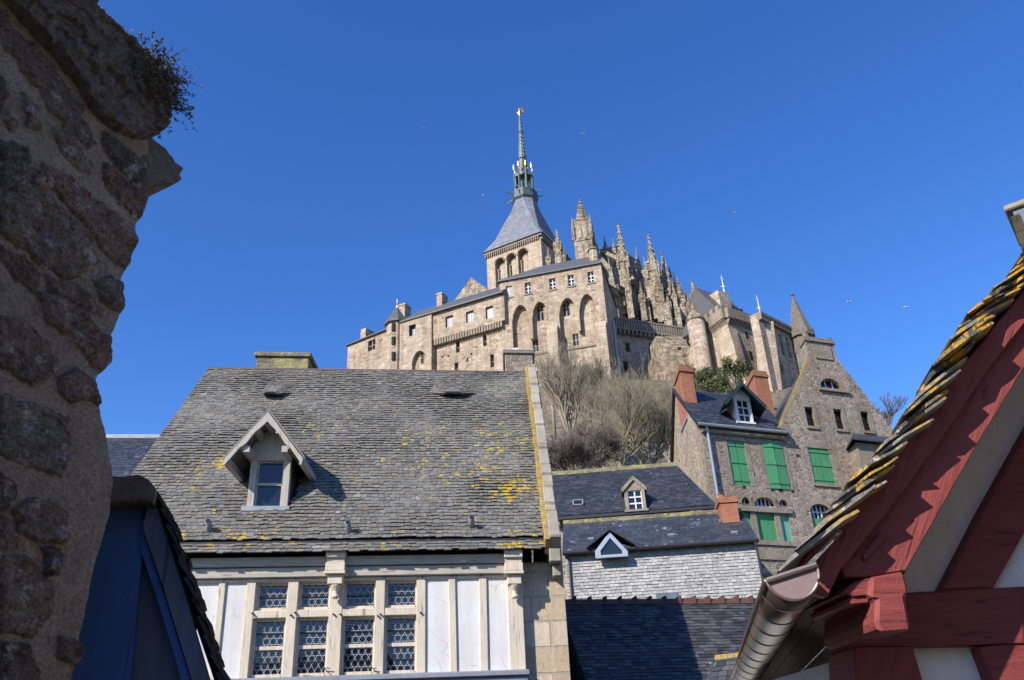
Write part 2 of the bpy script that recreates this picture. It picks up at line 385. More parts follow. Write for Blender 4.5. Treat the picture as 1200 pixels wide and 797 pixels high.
M['roof'] = m_slate('weathered_schist', [(0, (0.165, 0.158, 0.145)), (0.3, (0.205, 0.195, 0.178)), (0.6, (0.235, 0.224, 0.203)), (0.9, (0.27, 0.258, 0.235)), (0.975, (0.24, 0.185, 0.13)), (1, (0.38, 0.365, 0.335))],
    [((0.42, 0.31, 0.04), 0.585, 5.0, 0.5, 0.50), ((0.30, 0.29, 0.17), 0.61, 8.0, 0.8, 0.45), ((0.42, 0.42, 0.41), 0.66, 14.0, 0.9, 0.42)], 0.75)
M['coping'] = m_ashlar('coping_granite', (0.40, 0.365, 0.30), (0.47, 0.43, 0.36), (0.25, 0.22, 0.18), 5, 0.75, 0.02, ((0.42, 0.33, 0.10), 0.62, 3.5))
M['lichen'] = m_rubble('orange_lichen_granite', [(0.45, 0.28, 0.03), (0.52, 0.33, 0.04), (0.36, 0.27, 0.12), (0.5, 0.36, 0.10)], 0.12, (0.40, 0.31, 0.16), 0.1, 1, 0.02, None, 0.3)
M['quoin'] = m_ashlar('brown_granite_block', (0.56, 0.43, 0.29), (0.74, 0.62, 0.46), (0.50, 0.43, 0.34), 0.62, 0.40, 0.02, ((0.42, 0.37, 0.28), 0.6, 4))
M['chimney_stone'] = m_rubble('lichened_chimney_stone', [(0.22, 0.19, 0.13), (0.3, 0.26, 0.17), (0.36, 0.33, 0.25)], 0.3, (0.27, 0.24, 0.17), 0.07, 2.2, 0.02, ((0.36, 0.33, 0.10), 0.52, 3))
M['terracotta'] = m_plain('terracotta', (0.11, 0.048, 0.038), 0.8, 0, 0.6, 9)
M['black_slate'] = m_slate('dark_blue_slate', [(0, (0.035, 0.042, 0.058)), (0.6, (0.05, 0.058, 0.075)), (1, (0.085, 0.09, 0.105))], [((0.30, 0.27, 0.10), 0.62, 6, 0.8, 0.55), ((0.3, 0.31, 0.33), 0.645, 7, 1.2, 0.40)], 0.5)
M['streak_slate'] = m_slate('streaked_dark_slate', [(0, (0.04, 0.048, 0.065)), (1, (0.075, 0.083, 0.10))], None, 0.42, ((0.55, 0.56, 0.58), 0.57))
M['white_slate'] = m_slate('pale_hung_slate', [(0, (0.34, 0.33, 0.32)), (0.5, (0.44, 0.43, 0.415)), (1, (0.54, 0.525, 0.505))], [((0.25, 0.245, 0.23), 0.55, 3.0, 0.9, 0.5)], 0.7)
M['lowroof'] = m_slate('low_roof_slate', [(0, (0.038, 0.04, 0.045)), (0.5, (0.065, 0.067, 0.072)), (1, (0.12, 0.12, 0.125))], [((0.42, 0.36, 0.05), 0.645, 5, 0.8, 0.5), ((0.4, 0.4, 0.4), 0.69, 13, 0.9, 0.4)], 0.6)
M['rubble'] = m_rubble('rubble_wall', [(0.20, 0.155, 0.125), (0.40, 0.325, 0.265), (0.28, 0.22, 0.18), (0.52, 0.44, 0.36), (0.34, 0.275, 0.22)], 0.2, (0.40, 0.335, 0.26), 0.09, 1.5, 0.03, ((0.30, 0.26, 0.08), 0.68, 1.5), 0.4)
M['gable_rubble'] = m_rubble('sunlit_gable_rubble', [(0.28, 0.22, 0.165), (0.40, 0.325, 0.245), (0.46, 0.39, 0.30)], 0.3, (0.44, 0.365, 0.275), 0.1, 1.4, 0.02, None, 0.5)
M['dressed'] = m_rubble('dressed_granite', [(0.28, 0.23, 0.18), (0.36, 0.30, 0.235)], 0.5, (0.33, 0.275, 0.21), 0.05, 1.5, 0.01, None, 0.4)
M['brick'] = m_ashlar('red_brick', (0.40, 0.155, 0.09), (0.47, 0.20, 0.12), (0.40, 0.22, 0.15), 0.23, 0.075, 0.004)
M['brick_cap'] = m_ashlar('brick_cap', (0.36, 0.15, 0.09), (0.45, 0.2, 0.125), (0.40, 0.22, 0.15), 0.23, 0.075, 0.004)
M['green'] = m_paint('green_shutter_paint', (0.075, 0.29, 0.13), 0.6, 0.45, (16, 16, 0.8), ((0.16, 0.33, 0.2), 0.62), 0.006, 0.5)
M['teal'] = m_paint('faded_teal_paint', (0.14, 0.40, 0.31), 0.5, 0.3)
M['dkgreen'] = m_paint('dark_green_paint', (0.02, 0.06, 0.045), 0.5, 0.3)
M['bronze'] = m_plain('worn_bronze', (0.24, 0.19, 0.165), 0.4, 0.6, 0.4, 6)
M['zinc'] = m_plain('zinc', (0.42, 0.46, 0.50), 0.4, 0.5, 0.3, 4)
M['dkmetal'] = m_plain('dark_metal', (0.03, 0.03, 0.034), 0.5, 0.3, 0.3)
M['white'] = m_plain('white_render', (0.70, 0.69, 0.67), 0.8, 0, 0.2, 4)
M['red'] = m_paint('oxblood_timber', (0.275, 0.062, 0.058), 0.6, 0.6, (1.6, 20, 20), ((0.40, 0.19, 0.16), 0.66), 0.008, 0.8, (0, R(58), 0))
M['redbeam'] = m_paint('oxblood_beam', (0.262, 0.058, 0.055), 0.6, 0.6, (1.6, 18, 20), ((0.40, 0.18, 0.15), 0.67), 0.008, 0.8)
M['soffit'] = m_paint('brown_soffit', (0.20, 0.125, 0.095), 0.7, 0.6, (14, 1.0, 14))
M['infill'] = m_plaster('pale_grey_infill', (0.84, 0.83, 0.79), (0.8, 0.78, 0.74), 0.35, 0.004, 2)
M['gutter'] = m_plain('brown_zinc_gutter', (0.20, 0.15, 0.125), 0.36, 0.7, 0.5, 7)
M['gutcap'] = m_plain('speckled_zinc_end', (0.25, 0.175, 0.17), 0.55, 0.3, 0.35, 40)
M['verge'] = m_slate('thick_verge_slate', [(0, (0.09, 0.09, 0.086)), (0.5, (0.19, 0.19, 0.18)), (1, (0.38, 0.38, 0.365))], [((0.58, 0.34, 0.025), 0.50, 13, 2.2, 0.43), ((0.50, 0.42, 0.08), 0.60, 16, 3, 0.42), ((0.5, 0.5, 0.48), 0.60, 18, 2, 0.42)], 0.8, None, 0.01)
M['blue'] = m_paint('blue_board_paint', (0.048, 0.13, 0.34), 0.5, 0.35, (10, 10, 0.6))
M['greyblue'] = m_paint('grey_blue_paint', (0.12, 0.155, 0.20), 0.6, 0.5, (12, 12, 0.7))
M['mosslate'] = m_slate('dark_mossy_slate', [(0, 0.025), (1, 0.06)], [((0.07, 0.06, 0.03), 0.5, 9, 1.5, 0.45)], 0.85, None, 0.012)
M['bark'] = m_plain('grey_bark', (0.30, 0.25, 0.18), 0.9, 0, 0.55, 4)
M['bark2'] = m_plain('olive_bark', (0.29, 0.245, 0.165), 0.9, 0, 0.5, 4)
M['bark3'] = m_plain('purple_brown_twig', (0.19, 0.15, 0.125), 0.9, 0, 0.5, 4)
M['bark4'] = m_plain('dark_twig', (0.13, 0.125, 0.075), 0.9, 0, 0.5, 4)
M['hill'] = m_rubble('dry_grass_rock', [(0.22, 0.18, 0.13), (0.30, 0.25, 0.185), (0.19, 0.165, 0.115)], 1.2, (0.25, 0.21, 0.15), 0.1, 1, 0.2, ((0.15, 0.14, 0.085), 0.58, 0.3), 0.6)
M['rock'] = m_rubble('pale_rock', [(0.42, 0.36, 0.27), (0.34, 0.29, 0.22), (0.25, 0.21, 0.15)], 2.0, (0.27, 0.23, 0.17), 0.05, 0.7, 0.25, ((0.12, 0.12, 0.05), 0.6, 0.5), 0.5)
M['cobble'] = m_rubble('cobblestones', [(0.06, 0.056, 0.052), (0.10, 0.092, 0.085)], 0.14, (0.05, 0.046, 0.042), 0.1, 1, 0.02)
def m_leaf(name, a, b):
    n = NT(name); return n.done(n.ramp(n.attr(), [(0, a), (1, b)]), 0.6, None, 0, 0.3)
M['leaf'] = m_leaf('evergreen_leaf', (0.045, 0.055, 0.022), (0.14, 0.15, 0.06))
M['weed'] = m_leaf('dry_weed', (0.05, 0.045, 0.03), (0.14, 0.10, 0.06))
M['spire_stone'] = m_rubble('grey_spire_stone', [(0.17, 0.155, 0.13), (0.26, 0.24, 0.20), (0.22, 0.2, 0.165)], 0.5, (0.2, 0.18, 0.15), 0.06, 1.5, 0.03, None, 0.5)
# ------------------------------------------------------------------ ground and hill
def tz(X, Y):
    pts = [(-400, 0), (16, 0), (20, 2.0), (26, 5.0), (34, 9.0), (60, 22.5), (90, 38.5), (108, 50.5), (118, 55), (190, 60), (300, 30), (480, -2), (9000, -2)]
    z = 0
    for (a, za), (b, zb) in zip(pts, pts[1:]):
        if a <= Y <= b: z = za + (zb - za) * (Y - a) / (b - a)
    if Y > 18:
        a = X / max(Y, 25); f = 1 / (1 + (max(0, abs(a - .06) - .30) / .07) ** 2)
        k = min(1, (Y - 18) / 30)
        z = z * f + k * (noise.noise(Vector((X * .07, Y * .07, 0))) * 1.6 + noise.noise(Vector((X * .3, Y * .3, 3))) * .5) - 0.4
    return z
def build_ground():
    mb = MB(); S = 3000
    mb.add([(-S, -S, -0.004), (S, -S, -0.004), (S, S, -0.004), (-S, S, -0.004)], [(0, 1, 2, 3)])
    tag(mb.build('ground', M['cobble']), kind='structure')
    mb = MB(); xs = [-260 + i * 4.0 for i in range(131)]; ys = [16 + j * 2.6 for j in range(130)] ; n = len(xs)
    for y in ys:
        for x in xs: mb.v.append((x, y, tz(x, y)))
    for j in range(len(ys) - 1):
        for i in range(n - 1): mb.face((j * n + i, j * n + i + 1, (j + 1) * n + i + 1, (j + 1) * n + i))
    tag(mb.build('hill', M['hill'], None, True, 0, False), kind='structure')
build_ground()

def line_frame(p1, p2, Y1, zb=0.0):
    """facade frame whose horizontal edge runs through two pixels; Y1 = distance at p1"""
    a = at_y(*p1, Y1); r = ray(*p2); b = CAM + r * ((a.z - CAM.z) / r.z)
    if p1[0] > p2[0]: d = a - b
    else: d = b - a
    return Frame(p1[0], p1[1], Y1, math.degrees(math.atan2(d.y, d.x)), zb)
def xf(mb, f0, f1):
    mb.v = [tuple(f1.loc(f0.glob(v))) for v in mb.v]; return mb
def gz(fr, x, y=0): return 0.0

def win(fr, root, x0, x1, z0, z1, y, nx=1, nz=2, bw=0.07, fm='white_wood', gm='glass', poly=None, label=None, frame=True):
    """glazing set back in a wall: pane (part 'window') with its own frame (sub-part)"""
    mb = MB(); mb.prism(poly or rc(x0 - .03, x1 + .03, z0 - .03, z1 + .03), y, 0.05)
    p = mb.build('window', M[gm], root)
    if label: p['label'] = label
    if frame:
        mb = MB(); f = y - 0.05
        for i in range(nx + 1):
            x = lerp(x0, x1, i / nx); e = bw / 2 if 0 < i < nx else bw * .6
            zt = z1
            mb.box(max(x0, x - e), min(x1, x + e), f, f + .045, z0, zt)
        for k in range(nz + 1):
            z = lerp(z0, z1, k / nz); e = bw / 2 if 0 < k < nz else bw * .6
            mb.box(x0, x1, f + .006, f + .04, max(z0, z - e), min(z1, z + e))
        mb.build('window_frame', M[fm], p)
    return p

# ------------------------------------------------------------------ abbey: south hall
ZG = 44.0
def abbey_hall():
    fr = line_frame((705, 309), (585, 331), 110)
    rt = fr.root('abbey_hall', 'tall pale abbey hall with four pointed blind arches under a row of square windows', 'abbey building', 'abbey buildings on the hilltop')
    zt = fr.at(705, 309).z; xL = fr.at(588, 390).x; xR = fr.at(713, 390).x
    ups = [fr.rect(*q) for q in ((596.5, 341.5, 7, 13), (618.5, 337.5, 7, 13), (647.3, 332.5, 7.5, 13), (669, 328.5, 7.5, 13), (692.3, 324.7, 7.5, 13))]
    ar = []
    for x0, x1, ya, ys, yb in ((600, 620.5, 357, 376, 480), (623.5, 643, 353, 372, 397), (655, 676.5, 348.5, 368, 480), (678.5, 699, 344, 364, 388)):
        xm = (x0 + x1) / 2; ar.append((fr.at(x0, ys).x, fr.at(x1, ys).x, fr.at(xm, ya).z, fr.at(xm, ys).z, fr.at(xm, yb).z if yb < 470 else ZG))
    low = [ZG, fr.at(622, 397).z, ZG, fr.at(677, 388).z, ZG]
    out = [(xL, ZG)]
    for i, (a, b, za, zs, zb) in enumerate(ar):
        out.append((a, low[i])); arc = arch_poly(a, b, 0, zs, za)[2:]
        out += [p for p in reversed(arc)]; out.append((b, low[i + 1]))
    out += [(xR, ZG), (xR, zt), (xL, zt)]
    mb = MB(); mb.wall(out, [rc(*u) for u in ups], 0, 0.9, 0.35)
    mb.build('front_wall', M['abbey'], rt)
    ins = [fr.rect(*q, 0.9) for q in ((633.3, 366.5, 8.5, 19), (663.5, 361, 8.5, 19))]
    lows = [fr.rect(*q, 0.9) for q in ((627.6, 405, 7, 14), (674.8, 398, 7, 14), (687.3, 434, 6, 13))]
    back = rc(xL + .05, xR - .05, ZG, zt - 1)
    hol = [arch_poly(x0, x1, z0, lerp(z0, z1, .7), z1, 5) for x0, x1, z0, z1 in ins] + [rc(*u) for u in lows]
    mb = MB(); mb.wall(back, hol, 0.9, 0.4, 0.3); mb.build('recessed_wall', M['abbey'], rt)
    mb = MB(); mb.box(xL + .03, xR - .03, 1.35, 15, ZG, zt - .02); mb.build('side_wall', M['abbey'], rt)
    for u in ups[1:]: win(fr, rt, *u, 0.35, 2, 3, 0.13, 'white_wood')
    win(fr, rt, *ups[0], 0.25, 2, 1, 0.1, 'white_wood', 'grey_pane')
    for x0, x1, z0, z1 in ins:
        p = win(fr, rt, x0, x1, z0, z1, 1.2, 1, 1, 0.1, 'dressed', 'glass', arch_poly(x0, x1, z0, lerp(z0, z1, .7), z1, 5), frame=False)
        mb = MB(); xm = (x0 + x1) / 2; zm = lerp(z0, z1, .55); mb.box(xm - .1, xm + .1, 1.0, 1.19, z0, z1 - .1); mb.box(x0, x1, 1.01, 1.18, zm - .09, zm + .09)
        mb.box(x0, x0 + .12, 1.0, 1.19, z0, lerp(z0, z1, .75)); mb.box(x1 - .12, x1, 1.0, 1.19, z0, lerp(z0, z1, .75))
        for s in (0.27, 0.73): mb.prism([(lerp(x0, x1, s) - .1, lerp(z0, z1, .74)), (lerp(x0, x1, s) + .1, lerp(z0, z1, .74)), (xm if s < .5 else xm, z1)], 1.0, .18)
        mb.build('window_tracery', M['dressed'], p)
    for u in lows: win(fr, rt, *u, 1.15, 2, 2, 0.16, 'dressed')
    # stone trims
    mb = MB()
    for (px0, py0, px1, py1) in ((592, 420, 644, 413), (657, 411, 701, 404)):
        a, b = fr.at(px0, py0, .9), fr.at(px1, py1, .9); mb.box(a.x, b.x, 0.72, 0.95, (a.z + b.z) / 2 - .14, (a.z + b.z) / 2 + .14)
    for u in ups: mb.box(u[0] - .2, u[1] + .2, -.12, .05, u[2] - .25, u[2] - .02)
    mb.each('string_course', M['dressed'], rt)
    for (x0, x1, yt) in ((644, 656.5, 384), (700.5, 714, 380)):
        a, b, z = fr.at(x0, yt + 30).x, fr.at(x1, yt + 30).x, fr.at((x0 + x1) / 2, yt).z
        mb = MB(); mb.solid([(a, -1.5, ZG), (a, -1.0, z - 4), (a, -1.0, z - .7), (a, .02, z + .5), (a, .02, ZG)], (b - a, 0, 0)); mb.build('buttress', M['abbey_ash'], rt)
    mb = MB(); x_, X_ = xL - .3, xR + .2; mb.add([(x_, -.35, zt - .02), (X_, -.35, zt - .02), (X_, 14, zt - .02), (x_, 14, zt - .02), (x_, -.35, zt + .16), (X_, -.35, zt + .16), (X_, 14, zt + .16), (x_, 14, zt + .16), (x_ + 6, 7, zt + 6.1), (X_ - 1.6, 7, zt + 6.1)], [(0, 1, 5, 4), (1, 2, 6, 5), (2, 3, 7, 6), (3, 0, 4, 7), (4, 5, 9, 8), (5, 6, 9), (6, 7, 8, 9), (7, 4, 8), (3, 2, 1, 0)]); mb.build('roof', M['abbey_roof'], rt)
    mb = MB(); a = fr.at(694, 309); c = a.x; mb.lathe((c, 3.0), [(.8, zt), (.8, zt + 4.4), (1.0, zt + 4.5), (.5, zt + 5.0), (.05, zt + 5.1)], 8); mb.build('chimney', M['gothic'], rt)
    p = [fr.onx(x, y, xR) for x, y in ((721, 385), (730, 430), (737, 447))]
    mb = MB(); mb.tube([(xR + .6, 2.2, zt - 9), (xR + .6, 2.2, ZG + 4), (xR + 1.0, 1.6, ZG)], .28, 6); mb.build('drainpipe', M['lead'], rt)
    return fr, xR
HALL, HXR = abbey_hall()

# ------------------------------------------------------------------ abbey: long west wing with stair turret
def abbey_wing():
    fr = line_frame((583, 346), (475, 378), 113.5)
    rt = fr.root('abbey_wing', 'long pale abbey wing with corbel band and pointed stair turret, left of the arched hall', 'abbey building', 'abbey buildings on the hilltop')
    zt = fr.at(583, 346).z; x0 = fr.at(470, 400).x; x1 = fr.at(592, 380).x
    sq = [fr.rect(*q) for q in ((484.5, 388, 8, 13), (526.5, 376.5, 9, 13), (550.5, 371, 9, 13), (573.5, 366, 9, 14))]
    slots = [fr.rect(*q) for q in ((565.4, 396.5, 4.5, 14), (574, 420.5, 4.5, 15), (533.6, 404, 4.5, 14), (532, 429, 4.5, 12))]
    a = (fr.at(484, 425).x, fr.at(501, 425).x, ZG, fr.at(492, 424).z, fr.at(492, 412).z)
    pits = [fr.rect(*q) for q in ((515.5, 416, 2.2, 2), (522.5, 415, 2.2, 2), (545, 419, 1.6, 4.5), (549.5, 412.5, 2.2, 2.4), (555.5, 404.5, 2, 1.6))]
    xs = fr.at(507, 400).x
    mb = MB(); mb.wall([(x0, ZG), (a[0], ZG)] + list(reversed(arch_poly(*a)[2:])) + [(a[1], ZG), (xs, ZG), (xs, zt), (x0, zt)], [rc(*sq[0])], -.35, 9.3, .4)
    mb.build('front_wall', M['abbey'], rt)
    zc = fr.at(545, 388).z
    mb = MB(); mb.wall(rc(xs, x1, zc, zt), [rc(*q) for q in sq[1:]], 0, 9, .4); mb.wall(rc(xs, x1, ZG, zc - .01), [rc(*q) for q in slots + pits], 0.75, 8.2, .5); mb.build('corbelled_wall', M['abbey'], rt)
    mb = MB(); mb.box(a[0] - .1, a[1] + .1, 0.35, 1.2, ZG, a[4] + .2); mb.build('arch_back', M['abbey'], rt)
    mb = MB(); n = 26
    for i in range(n):
        x = lerp(xs + .2, x1 - .4, i / n); mb.box(x, x + .32, .02, .8, zc - .95, zc - .02)
    mb.each('corbel', M['dressed'], rt)
    for q in sq: win(fr, rt, *q, .38, 2, 1, .1, 'lead', 'grey_pane')
    for q in slots: win(fr, rt, *q, 1.2, 1, 2, .14, 'dressed', 'dark')
    mb = MB()
    for q in pits: mb.box(*q[:2], 1.2, 1.25, *q[2:])
    mb.each('putlog_hole', M['dark'], rt)
    s = fr.rect(495, 420, 3.5, 12, .35); win(fr, rt, *s, .3, 1, 2, .12, 'dressed', 'dark')
    mb = MB(); mb.solid([(x0, -.6, zt - .05), (x0, -.6, zt + .15), (x0, 6, zt + 5.45), (x0, 12, zt + .2), (x0, 9, zt)], (x1 - x0, 0, 0)); mb.build('roof', M['abbey_roof'], rt)
    for cx, top, bw, y in ((518, 348, 7, 5.5), (473.5, 361, 10, 4)):
        p = fr.at(cx, top, y); mb = MB(); h = bw * .075; mb.box(p.x - h, p.x + h, y - .9, y + .9, zt, p.z); mb.box(p.x - h * 1.12, p.x + h * 1.12, y - 1, y + 1, p.z, p.z + .3); mb.build('chimney', M['abbey'], rt)
    # turret
    c = fr.at(464.5, 400, 1.0); zt2 = fr.at(464, 376, 0).z; zap = fr.at(462, 361, 1).z; zf = fr.at(461.5, 352, 1).z
    rr = abs(fr.at(474.5, 400, 1).x - fr.at(454.5, 400, 1).x) / 2
    mb = MB(); mb.lathe((c.x, 1.0), [(rr, ZG), (rr, zt2)], 8, R(22.5 + 18)); mb.lathe((c.x, 1.0), [(rr * 1.03, lerp(ZG, zt2, .62)), (rr * 1.03, lerp(ZG, zt2, .62) + .3)], 8, R(40.5)); tr = mb.build('stair_turret', M['abbey'], rt)
    mb = MB(); mb.lathe((c.x, 1.0), [(rr * 1.25, zt2 - .3), (rr * 1.15, zt2 + .3), (.12, zap), (.1, zf - .8)], 8, R(40.5)); mb.build('turret_roof', M['abbey_roof'], tr)
    mb = MB(); mb.lathe((c.x, 1.0), [(.25, zap - .6), (.22, zap), (.1, zap + .4), (.09, zf)], 6); mb.each('finial', M['white'], tr)
    mb = MB()
    for py in (383, 399, 417):
        p = fr.at(460.5, py, 1 - rr); mb.box(p.x - .25, p.x + .25, 1.0 - rr * 1.02, 1.6 - rr, p.z - .7, p.z + .7)
    mb.each('turret_slit', M['dark'], tr)
    # lower west end
    g = line_frame((462, 384), (407, 406), fr.glob(fr.at(462, 384, 1.2)).y)
    z2 = g.at(462, 384).z; xa, xb = g.at(407, 420).x, g.at(470, 420).x; ww = g.rect(435.5, 404.5, 8.5, 12)
    mb = MB(); mb.wall(rc(xa, xb, ZG, z2), [rc(*ww)], 0, 8, .35)
    mb.solid([(xa, -.01, ZG), (xa - 3, -.01, ZG), (xa - 2.3, -.01, lerp(ZG, z2, .55)), (xa, -.01, lerp(ZG, z2, .82))], (0, 2.0, 0)); xf(mb, g, fr).build('end_wall', M['abbey'], rt)
    mb = MB(); mb.solid([(xa - .2, -.4, z2), (xa - .2, -.4, z2 + .2), (xa - .2, 5, z2 + 3.9), (xa - .2, 9, z2)], (xb - xa, 0, 0))
    xf(mb, g, fr).build('end_roof', M['abbey_roof'], rt)
    p = g.at(430, 387, 3.0); mb = MB(); mb.box(p.x - .7, p.x + .5, 2.2, 4.6, z2, p.z); xf(mb, g, fr).build('chimney', M['abbey'], rt)
    mb = MB(); mb.prism(rc(*ww), .35, .05)
    p = xf(mb, g, fr).build('window', M['glass'], rt)
    mb = MB(); xm = (ww[0] + ww[1]) / 2; mb.box(xm - .08, xm + .08, .2, .33, ww[2], ww[3]); mb.box(ww[0], ww[1], .21, .32, lerp(ww[2], ww[3], .5) - .07, lerp(ww[2], ww[3], .5) + .07); xf(mb, g, fr).build('window_frame', M['dressed'], p)
abbey_wing()

# ------------------------------------------------------------------ church tower with spire
def church_tower():
    fr = line_frame((632, 277), (570, 300), 148)
    rt = fr.root('church_tower', 'square bell tower with grey pyramid roof and green needle spire topped by gilded statue', 'church tower', 'abbey buildings on the hilltop')
    zt = fr.at(632, 277).z; x0 = fr.at(570.5, 310).x; x1 = fr.at(635, 300).x; W = x1 - x0; zb = zt - 22
    hol = []; inner = []
    for a0, a1, d0, d1, ya, da, yb in ((580.5, 592, 586, 591.3, 302, 308, 331), (594.3, 605.3, 600, 605, 296.5, 303, 327), (607.8, 620, 614, 619, 290.5, 297, 322)):
        xm = (a0 + a1) / 2; u0, u1 = fr.at(a0, 318).x, fr.at(a1, 318).x; za = fr.at(xm, ya).z; z0 = fr.at(xm, yb).z - 2
        hol.append(arch_poly(u0, u1, z0, za - (u1 - u0) / 2, za, 9, True))
        v0, v1 = u0 + (u1 - u0) * .3, u0 + (u1 - u0) * .78; inner.append((v0, v1, z0 + 1.2, za - 1.2))
    mb = MB(); mb.wall(rc(x0, x1, zb, zt), hol, 0, 1.0, 1.0); mb.box(x0 + .02, x1 - .02, 1.7, W, zb, zt - .02)
    mb.wall(rc(x0 + .02, x1 - .02, zb, zt - .03), [arch_poly(a, b, c, d - (b - a) / 2, d, 7, True) for a, b, c, d in inner], 1.0, .65, .6)
    mb.build('wall', M['abbey_ash'], rt)
    for a, b, c, d in inner:
        m2 = MB(); m2.prism(arch_poly(a - .05, b + .05, c, d - (b - a) / 2, d + .05, 7, True), 1.6, .05); p = m2.build('bell_opening', M['dark'], rt)
    m2 = MB()
    for a, b, c, d in inner:
        for q in (a - .35, b + .35): m2.lathe((q, .75), [(.28, c - 1), (.2, c - .6), (.2, d - 1.6), (.34, d - 1.2)], 8)
    for h in hol:   # hood moulds
        m2.tube([(x, -.06, z) for x, z in h[2:]], .2, 5)
    m2.each('colonnette', M['dressed'], rt)
    mb = MB(); mb.box(x0 - .45, x1 + .45, -.45, W + .45, zt, zt + .55)
    for i in range(26):
        x = lerp(x0 - .2, x1 - .1, i / 26); mb.box(x, x + .26, -.4, .1, zt - .75, zt - .01)
    for i in range(26):
        y = lerp(0, W, i / 26); mb.box(x1 - .1, x1 + .4, y, y + .26, zt - .75, zt - .01)
    mb.build('cornice', M['dressed'], rt)
    # roof: square at the eaves -> octagon under the lantern
    cx, cy = (x0 + x1) / 2, W / 2
    zc = fr.at(612, 240, W / 2).z; r1 = abs(fr.at(626, 240, cy).x - fr.at(598, 240, cy).x) / 2 * .86
    def ring(s, sq, z):
        out = []
        for q in range(4):
            ang = R(45 + 90 * q)
            for e in (-1, 1):
                a8 = ang + e * R(22.5); o = Vector((math.cos(a8), math.sin(a8))) * s
                k = Vector((math.copysign(1, math.cos(ang)), math.copysign(1, math.sin(ang)))) * s * .98
                d = Vector((-math.sin(ang), math.cos(ang))) * e * s * .04
                p = o.lerp(k + d, sq); out.append((cx + p.x, cy + p.y, z))
        return out
    H = zc - zt
    mb = MB(); mb.loft([ring(W / 2 + .7, 1, zt + .55), ring(lerp(W / 2, r1, .285), .92, zt + H * .27), ring(lerp(W / 2, r1, .585), .72, zt + H * .55), ring(lerp(W / 2, r1, .85), .3, zt + H * .8), ring(r1, 0, zc)]); mb.build('pyramid_roof', M['spire_slate'], rt)
    mb = MB()
    p = fr.at(601.5, 275.5, 1.5); s = lerp(0, 1, .15)
    mb.prism([(p.x - .6, p.z - .5), (p.x + .6, p.z - .5), (p.x, p.z + .7)], 1.6, 2.5); mb.build('roof_dormer', M['dark'], rt)
    z1 = fr.at(611, 229, cy).z; z2 = fr.at(610, 211, cy).z; z3 = fr.at(609, 201, cy).z; ztip = fr.at(606.5, 137, cy).z
    mb = MB()
    mb.lathe((cx, cy), [(r1, zc - .1), (r1 * 1.16, zc + .5), (r1 * 1.12, z1), (r1 * .8, z1 + .5)], 8, R(22.5)); mb.build('lantern_base', M['copper_shaded'], rt)
    mb = MB(); rl = r1 * .74
    mb.lathe((cx, cy), [(rl * .45, z1), (rl * .45, z2)], 8)
    for i in range(8):
        a = R(45 * i); mb.lathe((cx + rl * math.cos(a), cy + rl * math.sin(a)), [(.26, z1), (.22, z2)], 6)
        mb.lathe((cx + rl * 1.12 * math.cos(a), cy + rl * 1.12 * math.sin(a)), [(.16, z1), (.16, z2), (.22, z2 + .2), (.04, z3 - .4)], 5)
        b = (cx + r1 * 1.2 * math.cos(a), cy + r1 * 1.2 * math.sin(a), z1 - .3); mb.tube([b, (cx + r1 * 1.75 * math.cos(a), cy + r1 * 1.75 * math.sin(a), z1 + (.3 if i % 2 else -.8))], [.2, .1], 5)
    mb.lathe((cx, cy), [(rl * 1.15, z2 - .2), (rl * 1.2, z2 + .3), (rl * .7, z2 + .6)], 8, R(22.5)); mb.build('lantern', M['copper'], rt)
    mb = MB()
    for i in range(8):
        a = R(45 * i); mb.lathe((cx + rl * 1.12 * math.cos(a), cy + rl * 1.12 * math.sin(a)), [(.16, z3 - .3), (.22, z3), (.2, z3 + .6), (.12, z3 + .9), (.16, z3 + 1.1), (.02, z3 + 1.3)], 6)
        mb.lathe((cx + rl * .95 * math.cos(a + .39), cy + rl * .95 * math.sin(a + .39)), [(.12, z2), (.3, z2 + .4), (.1, z2 + .9)], 5)
        mb.lathe((cx + rl * .5 * math.cos(a + .39), cy + rl * .5 * math.sin(a + .39)), [(.05, z3), (.24, z3 + .5), (.05, z3 + 1.6)], 5)
    mb.each('gilded_ornament', M['gold'], rt)
    mb = MB(); rs = rl * .58; mb.lathe((cx, cy), [(rs, z2 + .4), (rs * .78, lerp(z2, ztip, .25)), (rs * .42, lerp(z2, ztip, .62)), (.2, ztip)], 8, R(22.5))
    for i in range(8):
        a = R(22.5 + 45 * i)
        for k in range(16):
            t = .06 + k / 17; r = lerp(rs, .2, t) * (1 - .12 * math.sin(t * math.pi)); z = lerp(z2, ztip, t); s = .16 * (1.1 - t * .6)
            mb.box(cx + r * math.cos(a) - s, cx + r * math.cos(a) + s, cy + r * math.sin(a) - s, cy + r * math.sin(a) + s, z - s, z + s)
    for t in (.72, .3): mb.lathe((cx, cy), [(lerp(rs, .2, t), lerp(z2, ztip, t) - .2), (lerp(rs, .2, t) + .25, lerp(z2, ztip, t)), (lerp(rs, .2, t), lerp(z2, ztip, t) + .25)], 8)
    mb.build('spire', M['copper'], rt)
    # gilded winged statue with raised sword arm
    mb = MB(); z = ztip
    mb.lathe((cx, cy), [(.1, z - .3), (.28, z), (.34, z + .5), (.22, z + 1.1), (.34, z + 1.55), (.14, z + 1.85), (.2, z + 2.05), (.14, z + 2.3), (.02, z + 2.4)], 8)
    mb.tube([(cx + .25, cy, z + 1.6), (cx + .7, cy - .1, z + 2.0), (cx + 1.0, cy - .1, z + 2.5), (cx + 1.05, cy - .1, z + 2.75)], [.12, .1, .1, .05], 6)
    mb.tube([(cx - .25, cy, z + 1.6), (cx - .6, cy - .2, z + 1.25), (cx - .5, cy - .4, z + .9)], [.12, .1, .08], 6)
